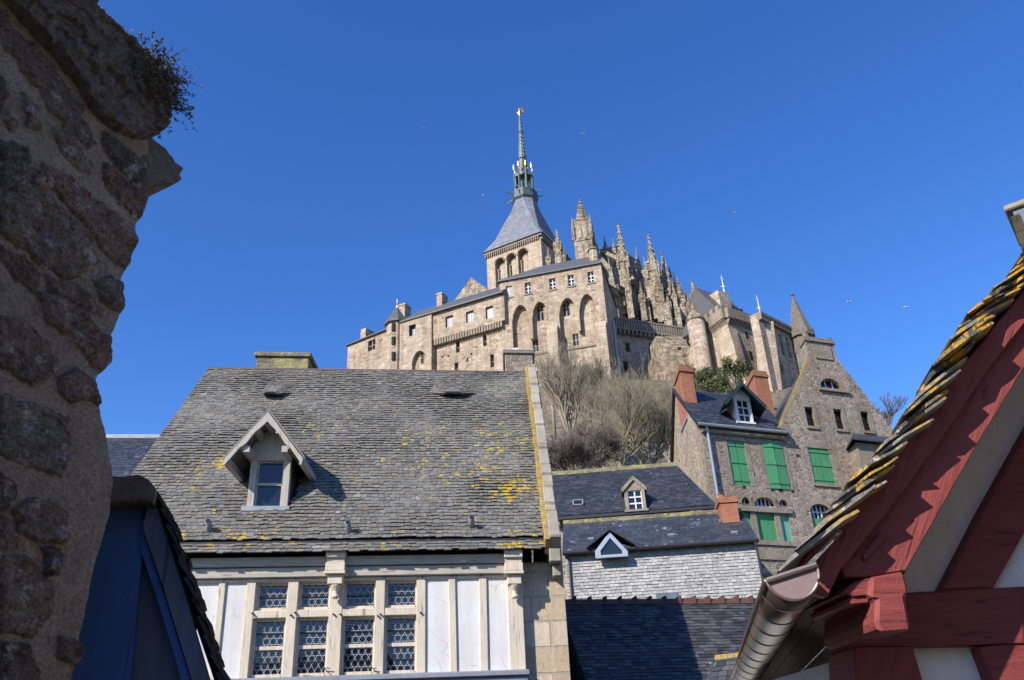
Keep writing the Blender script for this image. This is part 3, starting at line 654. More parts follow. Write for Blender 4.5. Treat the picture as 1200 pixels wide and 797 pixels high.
    for s in (-1, 1):
        A = [(cx + s * .1, cy + .2, z + 1.5), (cx + s * .5, cy + .35, z + 2.0), (cx + s * 1.0, cy + .5, z + 2.15), (cx + s * 1.25, cy + .5, z + 1.75), (cx + s * .8, cy + .4, z + 1.3), (cx + s * .3, cy + .3, z + .7)]
        mb.solid(A, (0, .14, 0))
    mb.build('statue', M['gold'], rt, True)
    # pale gable of the transept, left of the tower
    g = Frame(552, 340, 141, -30)
    mb = MB(); A = g.poly([(528, 362), (532, 353), (552, 325), (577, 343), (580, 362)]); mb.prism(A, 0, 9); xf(mb, g, fr).build('transept_gable', M['gothic'], rt)
church_tower()

# ------------------------------------------------------------------ church choir: pinnacles and flying buttresses
def pinnacle(mb, x, y, z0, zt, w, rot=0.0, rich=True):
    h = zt - z0; zs = max(z0 + .1, zt - max(3.4 * w, .45 * h)); c, s = math.cos(rot), math.sin(rot)
    def P(a, b, z): return (x + a * c - b * s, y + a * s + b * c, z)
    def sq(r, z): return [P(-r, -r, z), P(r, -r, z), P(r, r, z), P(-r, r, z)]
    hw = w / 2
    mb.loft([sq(hw * 1.06, z0), sq(hw, z0 + .2 * (zs - z0)), sq(hw * .92, zs)]); mb.loft([sq(hw * 1.1, zs - .12 * w), sq(hw * 1.1, zs)])
    mb.loft([sq(hw * .8, zs), sq(hw * .06, zt - .1 * w)]); mb.lathe((x, y), [(.05, zt - .35 * w), (.16 * w, zt - .18 * w), (.04, zt)], 6)
    if rich:
        for q in range(4):   # gablets
            a = q * math.pi / 2; ca, sa = math.cos(a), math.sin(a)
            T = [P(ca * (-hw) - sa * (-hw * 1.12), sa * (-hw) + ca * (-hw * 1.12), zs - .1 * w), P(ca * hw - sa * (-hw * 1.12), sa * hw + ca * (-hw * 1.12), zs - .1 * w), P(-sa * (-hw * 1.12), ca * (-hw * 1.12), zs + 1.15 * w)]
            mb.solid(T, Vector(P(-sa * .35 * hw, ca * .35 * hw, 0)) - Vector(P(0, 0, 0)))
            for e in (-1, 1):      # corner pinnacles and crockets
                pass
            cx_, cy_ = P(*(lambda u: (u[0] * hw * 1.02, u[1] * hw * 1.02))(((1, 1), (1, -1), (-1, -1), (-1, 1))[q]), 0)[:2]
            mb.lathe((cx_, cy_), [(.14 * w, zs - .9 * w), (.13 * w, zs + .1 * w), (.17 * w, zs + .15 * w), (.01, zs + .95 * w)], 4, rot + math.pi / 4)
            n = 6
            for k in range(n):
                t = (k + .4) / n; r = lerp(hw * .8, hw * .06, t) * 1.05; zz = lerp(zs, zt - .1 * w, t); b = .085 * w * (1.15 - .6 * t) * rnd(.8, 1.3)
                px_, py_ = P(*(lambda u: (u[0] * r, u[1] * r))(((1, 1), (1, -1), (-1, -1), (-1, 1))[q]), 0)[:2]
                mb.box(px_ - b, px_ + b, py_ - b, py_ + b, zz - b, zz + b * 1.4)
def church_choir():
    fr = Frame(735, 340, 134, -12)
    rt = fr.root('church_choir', 'gothic church east end bristling with crocketed pinnacles and flying buttresses, right of the bell tower', 'church', 'abbey buildings on the hilltop')
    sc = 134 / 134 * .158      # metres per pixel about here
    def pin(tip, base, wpx, d, rich=True, rot=.0):
        t = fr.at(*tip, d); z0 = fr.at(tip[0], base, d).z; m = MB(); pinnacle(m, t.x, d, z0, t.z, wpx * sc * .86, rot, rich); return m.build('pinnacle', M['gothic'], rt)
    for a in (((652, 268), 312, 10, 6), ((642, 290), 318, 6.5, 5), ((665, 298), 318, 6, 6), ((696, 276), 308, 6, 8), ((708, 277), 312, 5.5, 8), ((718, 280), 312, 5.5, 9),
              ((724, 261), 372, 14, -1), ((745, 290), 340, 7, 4), ((759.5, 275), 378, 14.5, -4), ((775, 294), 372, 10.5, 0), ((784, 312), 372, 8, 2), ((793.5, 325), 378, 9.5, -5),
              ((810, 327), 374, 9.5, -3), ((816.5, 335), 376, 8.5, -2), ((716, 312), 375, 6.5, -3.2), ((734, 318), 375, 7, -3.4), ((750, 330), 378, 7, -6), ((768, 325), 380, 8, -6.2), ((780, 340), 380, 7, -6), ((730, 300), 372, 5, -2), ((738, 308), 372, 5, 0), ((754, 300), 376, 5, -3), ((766, 298), 376, 5, -5), ((770, 312), 378, 5.5, -6.5), ((787, 326), 378, 5, -6), ((800, 340), 378, 5, -5), ((805, 345), 378, 5, -6), ((712, 296), 372, 4.5, -2.5), ((789, 318), 372, 4.5, -1), ((727, 282), 360, 5, 2), ((733, 290), 360, 5, 4), ((741, 300), 365, 4.5, 1), ((763, 305), 370, 5, 1), ((779, 303), 372, 5.5, -3), ((797, 333), 375, 5, -2), ((803, 338), 376, 5, -4), ((813, 344), 376, 4.5, -5), ((700, 288), 320, 4, 5), ((660, 288), 318, 4.5, 5)):
        pin(*a, True, rnd(-.1, .1))
    # tall stair turret with blind tracery
    t = fr.at(679, 234, 3); b0 = fr.at(684, 318, 3); zs = fr.at(682, 262, 3).z; zm = fr.at(684, 286, 3).z; hw = 11 * sc; cx = fr.at(685, 290, 3).x
    mb = MB()
    for z0, z1, s in ((b0.z - 3, zm, 1.0), (zm, zs, .93)):
        mb.box(cx - hw * s, cx + hw * s, 3 - hw * s, 3 + hw * s, z0, z1 - .02)
        mb.box(cx - hw * s * 1.08, cx + hw * s * 1.08, 3 - hw * s * 1.08, 3 + hw * s * 1.08, z1 - .3, z1)
    mb.lathe((cx, 3), [(hw * .8, zs), (hw * .42, lerp(zs, t.z, .5)), (.16, t.z - .5), (.3, t.z - .3), (.05, t.z)], 8, R(22.5))
    for i in range(8):
        a = R(22.5 + 45 * i)
        for k in range(7):
            q = (k + .5) / 8; r = hw * .8 * (1 - q) * .95; b = .16; z = lerp(zs, t.z, q); mb.box(cx + r * math.cos(a) - b, cx + r * math.cos(a) + b, 3 + r * math.sin(a) - b, 3 + r * math.sin(a) + b, z - b, z + b)
    for sx in (-1, 1):
        for sy in (-1, 1): pinnacle(mb, cx + sx * hw, 3 + sy * hw, zm, zs + 1.0, .55, 0, False)
    tu = mb.build('stair_turret', M['gothic'], rt)
    mb = MB()
    for z0, z1 in ((b0.z, zm - 1), (zm + .4, zs - .9)):
        mb.prism(arch_poly(cx - hw * .55, cx - hw * .1, z0, z1 - 1, z1), 3 - hw * 1.01, .3); mb.prism(arch_poly(cx + hw * .1, cx + hw * .55, z0, z1 - 1, z1), 3 - hw * 1.01, .3)
        for e in (-.55, .1):
            mb.solid([(cx + hw * 1.01, 3 + hw * e, z0), (cx + hw * 1.01, 3 + hw * (e + .45), z0), (cx + hw * 1.01, 3 + hw * (e + .45), z1 - .7), (cx + hw * 1.01, 3 + hw * (e + .22), z1), (cx + hw * 1.01, 3 + hw * e, z1 - .7)], (-.3, 0, 0))
    mb.build('blind_tracery', M['abbey'], tu)
    # walls of the apse: faces turned east, in shade
    g = Frame(700, 300, 142, 50)
    def mass(pxs, d, dep, name, mat='gothic'):
        m = MB(); m.prism(g.poly(pxs, d), d, dep); return xf(m, g, fr).build(name, M[mat], rt)
    mass([(690, 306), (712, 300), (745, 318), (774, 332), (792, 352), (800, 385), (690, 385)], 0, 8, 'clerestory_wall')
    mass([(703, 292), (722, 288), (748, 306), (748, 322), (703, 310)], 1.5, 8, 'choir_roof', 'abbey_roof')
    h = Frame(730, 380, 132, 48)
    mb = MB(); A = h.poly([(705, 335), (757, 347), (757, 400), (705, 400)]); mb.prism(A, 0, 5); A = h.poly([(757.5, 347), (800, 358), (832, 366), (836, 400), (757.5, 400)]); mb.prism(A, 0.0, 5); xf(mb, h, fr).build('chapel_wall', M['gothic'], rt)
    for cxp, cyp in ((714, 357), (743, 366), (752, 368), (772, 362), (800, 372)):
        q = h.rect(cxp, cyp, 5.5, 17, -.15); m = MB(); m.prism(arch_poly(q[0], q[1], q[2], lerp(q[2], q[3], .6), q[3]), -.12, .3)
        xf(m, h, fr).build('window', M['dark'], rt)
    mb = MB()   # balustrades
    for x0, y0, x1, y1, hh in ((708, 334, 724, 337, 8), (746, 343, 760, 341, 9), (724, 337, 746, 344, 8)):
        a, b = h.at(x0, y0, -.6), h.at(x1, y1, -.6); H = hh * sc * .9; z = (a.z + b.z) / 2; n = int((b.x - a.x) / .45)
        mb.box(a.x, b.x, -.75, -.45, z - .12, z + .12); mb.box(a.x, b.x, -.75, .1, z - H - .2, z - H)
        for i in range(n): x = lerp(a.x, b.x, (i + .5) / n); mb.box(x - .1, x + .1, -.68, -.52, z - H, z - .1)
    xf(mb, h, fr).build('balustrade', M['gothic'], rt)
    for (a, da), (b, db) in (((((697, 296), 8)), ((716, 318), -2)), (((722, 300), 9), ((742, 330), -2)), (((748, 312), 6), ((766, 338), -4)), (((770, 326), 5), ((790, 352), -5)), (((795, 345), 3), ((812, 362), -3)), (((706, 296), 6), ((728, 306), 1))):
        p, q = fr.at(*a, da), fr.at(*b, db); mb = MB(); mb.bar(p, q, .8, .9); mb.build('flying_buttress', M['gothic'], rt)
    for x0, x1, yt, d in ((719, 728, 345, -2), (754, 764, 350, -5), (778, 788, 352, -6), (793, 799, 360, -6.5), (809, 816, 362, -4), (737, 743, 352, -2.5)):
        p0, p1 = fr.at(x0, 375, d), fr.at(x1, 378, d); z = fr.at((x0 + x1) / 2, yt, d).z; mb = MB(); mb.solid([(p0.x, d - 1.2, ZG + 6), (p0.x, d - .7, z - .6), (p0.x, d + 2, z + 1.5), (p0.x, d + 2, ZG + 6)], (p1.x - p0.x, 0, 0)); mb.build('buttress_pier', M['gothic'], rt)
church_choir()

# ------------------------------------------------------------------ terrace building with balustrade (in the hall's shade)
def terrace_building():
    fr = line_frame((716, 386), (815, 401), 119)
    rt = fr.root('terrace_building', 'shaded stone building with pale balustrade above a row of corbels, right of the arched hall', 'abbey building', 'abbey buildings on the hilltop')
    a, b = fr.at(700, 400), fr.at(822, 410); zt = fr.at(716, 386).z
    ws = [fr.rect(*q) for q in ((747.5, 392, 3.2, 7), (736, 407, 5, 10.5), (763, 406, 4, 7.5), (733.5, 430, 5.5, 13), (795, 396, 3.5, 7), (804, 396, 3.5, 7))]
    mb = MB(); mb.wall(rc(a.x, b.x, ZG - 4, zt), [rc(*q) for q in ws], 0, 8, .6); mb.build('wall', M['abbey'], rt)
    for q in ws: win(fr, rt, *q, .6, 1, 1, .1, 'dressed', 'dark', frame=False)
    H = 1.75
    mb = MB(); mb.box(a.x, b.x, -.75, .4, zt, zt + .3); mb.box(a.x, b.x, -.75, -.4, zt + H, zt + H + .28)
    n = 42
    for i in range(n): x = lerp(a.x + .2, b.x - .2, i / (n - 1)); mb.box(x - .13, x + .13, -.7, -.45, zt + .3, zt + H)
    mb.build('balustrade', M['dressed'], rt)
    mb = MB(); n = 26
    for i in range(n): x = lerp(a.x + .2, b.x - .2, i / (n - 1)); mb.box(x - .16, x + .16, -.7, .1, zt - .75, zt - .01)
    mb.each('corbel', M['dressed'], rt)
    mb = MB(); mb.solid([(a.x, .5, zt + 1.3), (a.x, 7, zt + 6.9), (a.x, 9, zt + 6.9), (a.x, 9, zt + .1), (a.x, .5, zt + .1)], (b.x - a.x, 0, 0)); mb.build('roof', M['abbey_roof'], rt)
    # sloping-capped buttress tower in front
    g = Frame(800, 430, 112, 8); x0, x1 = g.at(779, 420).x, g.at(812, 430).x; z1 = g.at(795, 407).z; z2 = g.at(790, 392, 2).z
    mb = MB(); mb.solid([(x0, 0, ZG - 6), (x0, 0, z1), (x0, 2.6, z2), (x0, 7, z2), (x0, 7, ZG - 6)], (x1 - x0, 0, 0)); mb.box(x0 - 1.0, x0, 1.2, 6, ZG - 6, z1 - .5); bt = xf(mb, g, fr).build('buttress_tower', M['gothic'], rt)
    q = g.rect(796, 408.5, 4, 3.5); mb = MB(); mb.box(q[0], q[1], -.02, .2, q[2], q[3]); q = g.rect(799, 428, 2, 2); mb.box(q[0], q[1], -.02, .2, q[2], q[3]); xf(mb, g, fr).each('slit', M['dark'], bt)
terrace_building()

# ------------------------------------------------------------------ fortified gatehouse and east range
def gatehouse():
    fr = line_frame((851, 373), (886, 384), 103)
    rt = fr.root('abbey_gatehouse', 'pale fortified block with corbelled parapet, round corner turret and white roof finials above the bushes', 'gatehouse', 'abbey buildings on the hilltop')
    zt = fr.at(851, 373).z; zp = fr.at(848, 354).z
    L = line_frame((851, 373), (829, 389), 103)
    LL = abs(L.at(829, 400).x - L.at(851, 400).x)
    xe = fr.at(896, 400).x; zb = ZG - 8
    # main block
    mb = MB(); A = [(0, 0), (xe, 0)]
    lw = Vector(fr.loc(L.glob((-LL, 0, 0)))); 
    foot = [(0, 0), (xe, 0), (xe, 9), (lw.x + 2, lw.y + 9), (lw.x, lw.y)]
    o = Vector((fr.at(851, 373).x, 0, 0)); foot = [(x + o.x if i < 1 else x, y) for i, (x, y) in enumerate(foot)]
    mb.loft([[(x, y, zb) for x, y in foot], [(x, y, zt) for x, y in foot]]); mb.build('wall', M['abbey'], rt)
    # battered corner buttress
    mb = MB(); c0 = Vector((foot[0][0], 0, 0)); e1 = Vector((1, 0, 0)); e2 = (Vector((lw.x, lw.y, 0)) - c0).normalized()
    def ringb(s, z): return [tuple(c0 + e1 * 1.6 - Vector((0, 1, 0)) * s + Vector((0, 0, z))), tuple(c0 + e1 * 1.6 + Vector((0, .5, z))), tuple(c0 + e2 * 2.2 + Vector((.5, .5, z))), tuple(c0 + e2 * 2.4 + e2.cross(Vector((0, 0, 1))) * 0 + Vector((-.6 * s, -.9 * s, z))), tuple(c0 + Vector((-.1 * s, -1.2 * s, z)))]
    mb.loft([ringb(3.2, zb), ringb(1.6, zb + 9), ringb(.7, lerp(zb, zt, .62)), ringb(.12, lerp(zb, zt, .93))]); mb.build('buttress', M['abbey_ash'], rt)
    mb = MB()
    def run(a, b, n, hz, mer=True):
        a, b = Vector(a), Vector(b); d = (b - a) / n; nn = d.normalized().cross(Vector((0, 0, 1)))
        for i in range(n):
            p = a + d * (i + .25); q = p + d * .5; mb.hexa([p + Vector((0, 0, -.9)), q + Vector((0, 0, -.9)), q - nn * .6 + Vector((0, 0, -.9)), p - nn * .6 + Vector((0, 0, -.9)), p + nn * .6, q + nn * .6, q - nn * .3, p - nn * .3])
        p, q = a - d * .2, b + d * .2; hgt = Vector((0, 0, hz)); mb.hexa([p + nn * .6, q + nn * .6, q + nn * .1, p + nn * .1, p + nn * .6 + hgt, q + nn * .6 + hgt, q + nn * .1 + hgt, p + nn * .1 + hgt])
        if mer:
            for i in range(0, n, 3):
                p = a + d * i; q = p + d * 1.7; h1 = Vector((0, 0, hz + .02)); h2 = Vector((0, 0, hz + .8)); mb.hexa([p + nn * .6 + h1, q + nn * .6 + h1, q + nn * .1 + h1, p + nn * .1 + h1, p + nn * .6 + h2, q + nn * .6 + h2, q + nn * .1 + h2, p + nn * .1 + h2])
    P0 = Vector((foot[0][0], 0, zt)); run((lw.x, lw.y, zt), P0, 9, 1.5); run(P0, (xe, 0, zt), 14, 1.5, False)
    mb.build('parapet', M['dressed'], rt)
    # roof ridge and gable chimney
    p = fr.at(845, 344, 3.0); r2 = fr.at(886, 372, 4)
    mb = MB(); mb.box(p.x - 1.2, p.x + 1.0, 2.4, 4.2, zt, p.z); mb.build('chimney', M['abbey'], rt)
    mb = MB(); zr = fr.at(852, 349, 5).z; mb.solid([(P0.x + .3, .8, zt + 1.2), (P0.x + .3, 5, zr), (P0.x + .3, 9, zt + 1.2)], (xe - P0.x - .3, 0, 0)); rf = mb.build('roof', M['abbey_roof'], rt)
    mb = MB()
    for a, b in (((845, 322), 346), ((886.5, 346), 372)):
        q = fr.at(*a, 5); z0 = fr.at(a[0], b, 5).z; mb.lathe((q.x, 5), [(.45, z0 - 2), (.38, z0), (.13, z0 + .5), (.09, lerp(z0, q.z, .35)), (.26, lerp(z0, q.z, .42)), (.08, lerp(z0, q.z, .5)), (.05, lerp(z0, q.z, .8)), (.02, q.z)], 8)
        z = lerp(z0, q.z, .42); mb.box(q.x - .5, q.x + .5, 4.95, 5.05, z - .05, z + .05); z = lerp(z0, q.z, .8); mb.box(q.x - .3, q.x + .3, 4.97, 5.03, z, z + .16)
    mb.each('finial', M['white'], rf)
    for cx_, cy_, w_, h_ in ((868, 365, 3, 4), (877, 371, 3, 4)):
        q = fr.rect(cx_, cy_, w_, h_, 1.4); mb = MB(); mb.box(q[0], q[1], 1.2, 2.5, q[2], q[3]); mb.build('roof_dormer', M['dark'], rf)
    for cx_, cy_, w_, h_ in ((875, 393, 3, 8), (880, 417, 3.5, 10), (890, 405, 4, 20)):
        q = fr.rect(cx_, cy_, w_, h_); mb = MB(); mb.prism(rc(*q), -.02, .3); mb.build('window', M['dark'], rt)
    # round turret with cone
    g = Frame(817, 400, 104, 0); c = fr.loc(g.glob(g.at(818, 395, 1.5))); rr = abs(g.at(829, 390).x - g.at(808, 390).x) / 2; z1 = g.at(817, 371).z; za = g.at(818, 349).z
    mb = MB(); mb.lathe((c.x, c.y), [(rr, zb), (rr, z1)], 14); tr = mb.build('round_turret', M['abbey'], rt, True)
    mb = MB(); mb.lathe((c.x, c.y), [(rr * 1.12, z1), (rr * 1.1, z1 + .25), (rr * .45, lerp(z1, za, .5)), (.1, za)], 14); mb.build('turret_roof', M['gothic'], tr, True)
    # tall buttress and shaded range further right
    b = line_frame((905, 378), (943, 397), 101)
    z2 = b.at(905, 378).z; x0, x1 = b.at(898, 420).x, b.at(950, 420).x
    ws = [b.rect(*q) for q in ((916, 404, 3, 22), (924, 407, 3, 22), (932, 412, 3, 20), (939, 414, 3, 18), (917, 432, 3, 9))]
    mb = MB(); mb.wall(rc(x0, x1, zb, z2), [rc(*q) for q in ws], 0, 1.2, .8)
    xf(mb, b, fr).build('east_wall', M['abbey'], rt)
    for q in ws:
        m = MB(); m.prism(rc(*q), .8, .05); xf(m, b, fr).build('window', M['dark'], rt)
    mb = MB(); n = 20
    for i in range(n): x = lerp(x0, x1, i / n); mb.box(x, x + .3, -.5, .1, z2 - .7, z2 - .01)
    mb.box(x0, x1, -.55, 1.2, z2, z2 + .4); xf(mb, b, fr).build('cornice', M['dressed'], rt)
    g = Frame(898, 420, 99.5, 10); pts = [(888, 383), (903, 376), (907.5, 384), (914, 445), (896, 470), (893, 445)]
    mb = MB(); mb.prism(g.poly([(888, 382), (906, 376), (916, 450), (918, 480), (896, 480), (894, 440)]), 0, 1.3); xf(mb, g, fr).build('tall_buttress', M['abbey_ash'], rt)
    mb = MB(); q = g.rect(891.5, 383, 2.2, 3.4); mb.box(q[0], q[1], -.03, .3, q[2], q[3]); q = g.rect(896, 382, 2.2, 3.4); mb.box(q[0], q[1], -.03, .3, q[2], q[3]); xf(mb, g, fr).each('drain_hole', M['dark'], rt)
    mb = MB(); A = g.poly([(887, 372), (889, 366), (898, 370), (905, 376), (888, 382)], .5); mb.prism(A, .5, 1.5); xf(mb, g, fr).build('buttress_cap', M['gothic'], rt)
    # stone spire
    h = Frame(938, 380, 104, 30); t = h.at(928, 345); z0 = h.at(937, 390).z; hw = abs(h.at(947.5, 390).x - h.at(929, 390).x) / 2; cx = h.at(938.5, 390).x
    mb = MB(); mb.lathe((cx, 0), [(hw * 1.15, z0 - .9), (hw * 1.15, z0), (hw, z0 + .05), (.1, t.z - .3), (.28, t.z - .1), (.05, t.z + .3)], 8, R(22.5)); mb.lathe((cx, 0), [(hw * .95, z0 - 10), (hw * .95, z0 - .9)], 8, R(22.5)); xf(mb, h, fr).build('stone_spire', M['spire_stone'], rt)
gatehouse()
def roof_plane(p0, pitch):
    a = R(pitch); return (tuple(p0), (0, -math.sin(a), math.cos(a)), math.tan(a))

def dormer(fr, parent, plane, cx, sill_py, wpx, top_py, apex_py, rhw_px, eave_py, over, mats, bars=(2, 3), lat=False, cusp=False, th=.06):
    """gabled dormer standing on a sloping roof: front wall, cheeks, roof, barge boards and window"""
    p0, n, sl = plane; s = fr.on(cx, sill_py, p0, n); d = s.y
    x0, x1, z0, z1 = fr.rect(cx, (sill_py + top_py) / 2, wpx, sill_py - top_py, d)
    xm = (x0 + x1) / 2; df = d - over; k = fr.at(cx, sill_py, df)
    za = fr.at(cx, apex_py, df).z; ze = fr.at(cx, eave_py, df).z; hw = (fr.at(cx + rhw_px, eave_py, df).x - fr.at(cx - rhw_px, eave_py, df).x) / 2
    yb = lambda z: p0[1] + (z - p0[2]) / sl            # where the main roof reaches height z
    root = bpy.data.objects.new('dormer', None); col.objects.link(root); root.parent = parent
    body, cheek, roofm, bargem, fm, gm = mats
    slope = (za - ze) / hw; zt = za - slope * (x1 - xm) * .0 - .12
    mb = MB(); out = [(x0, z0), (x1, z0), (x1, za - slope * (x1 - xm) - .03), (xm, za - .06), (x0, za - slope * (xm - x0) - .03)]
    fwid = (x1 - x0) * .16; hole = (x0 + fwid, x1 - fwid, z0 + .06, z1 - (z1 - z0) * .06)
    mb.wall(out, [rc(*hole)], d, .12, .1); mb.build('front_wall', body, root)
    mb = MB()
    for xa, xb in ((x0, x0 + .05), (x1 - .05, x1)):
        zz = za - slope * (x1 - xm) - .03; mb.solid([(xa, d + .121, z0 - .02), (xa, d + .121, zz), (xa, yb(zz) + .05, zz), (xa, d + .12, z0 - .05)], (xb - xa, 0, 0))
    mb.each('cheek', cheek, root)
    mb = MB()
    for sg in (-1, 1):
        A = [(xm, df, za), (xm + sg * hw, df, ze), (xm + sg * hw, yb(ze) + .02, ze), (xm, yb(za) + .02, za)]
        e = Vector((0, 0, th)); mb.solid(A, e)
    rf = mb.build('dormer_roof', roofm, root)
    mb = MB(); bw = (z1 - z0) * .115
    for sg in (-1, 1):
        P = [(xm, za - .02), (xm + sg * hw * .97, ze - .0), (xm + sg * hw * .94, ze - bw * .9)]
        if cusp: P += [(xm + sg * hw * .62, lerp(za, ze, .62) - bw * 1.15), (xm + sg * hw * .56, lerp(za, ze, .62) - bw * .95), (xm + sg * hw * .47, lerp(za, ze, .47) - bw * 1.6), (xm + sg * hw * .30, lerp(za, ze, .25) - bw * 1.7), (xm + sg * hw * .12, lerp(za, ze, .1) - bw * 1.8), (xm, za - bw * 1.75)]
        else: P += [(xm, za - bw)]
        mb.prism(P, df - .02, .045)
    mb.build('barge_board', bargem, root)
    if cusp:
        mb = MB()
        for sg in (-1, 1):
            for t in (.28, .6, .93): x, z = xm + sg * hw * t, lerp(za, ze, t) - .09; mb.box(x - .045, x + .045, df + .03, yb(z), z - .06, z + .06)
            x = xm + sg * (x1 - xm - .02); z = lerp(z0, z1, .98); mb.box(x - .05, x + .05, df + .03, d, z - .02, z + .09)
        mb.box(xm - .05, xm + .05, df + .03, d, za - .25, za - .1); mb.each('purlin', bargem, root)
    mb = MB(); mb.box(x0 - .06, x1 + .06, d - .09, d + .02, z0 - .03, z0 + .05); mb.build('sill', M['lead'] if cusp else body, root)
    wn = win(fr, root, *hole, d + .1, bars[0], bars[1], (x1 - x0) * .07, fm, gm)
    if lat: lattice(*hole, d + .075, .14, wn, .006)
    return d, (xm, za, ze, hw)

def lattice(x0, x1, z0, z1, y, s, parent, w=.011):
    """star pattern of lead cames"""
    mb = MB(); h = s * math.sqrt(3); xm, zm = (x0 + x1) / 2, (z0 + z1) / 2
    def clip(p, d):
        t0, t1 = -9, 9
        for q, dd, lo, hi in ((p[0], d[0], x0, x1), (p[1], d[1], z0, z1)):
            if abs(dd) < 1e-9:
                if q < lo or q > hi: return None
                continue
            a, b = (lo - q) / dd, (hi - q) / dd
            if a > b: a, b = b, a
            t0, t1 = max(t0, a), min(t1, b)
        return (t0, t1) if t1 - t0 > .02 else None
    for ki, ang in enumerate((0, 60, 120)):
        a = R(ang); d = (math.cos(a), math.sin(a)); nn = (-d[1], d[0])
        for i in range(-14, 15):
            o = (i + .5) * h / 1.0 * .5 * 2 / 1.9; p = (xm + nn[0] * o, zm + nn[1] * o); c = clip(p, d)
            if c: mb.bar((p[0] + d[0] * c[0], y + .002 * ki, p[1] + d[1] * c[0]), (p[0] + d[0] * c[1], y + .002 * ki, p[1] + d[1] * c[1]), w, w)
    return mb.build('lead_lattice', M['leadcame'], parent)

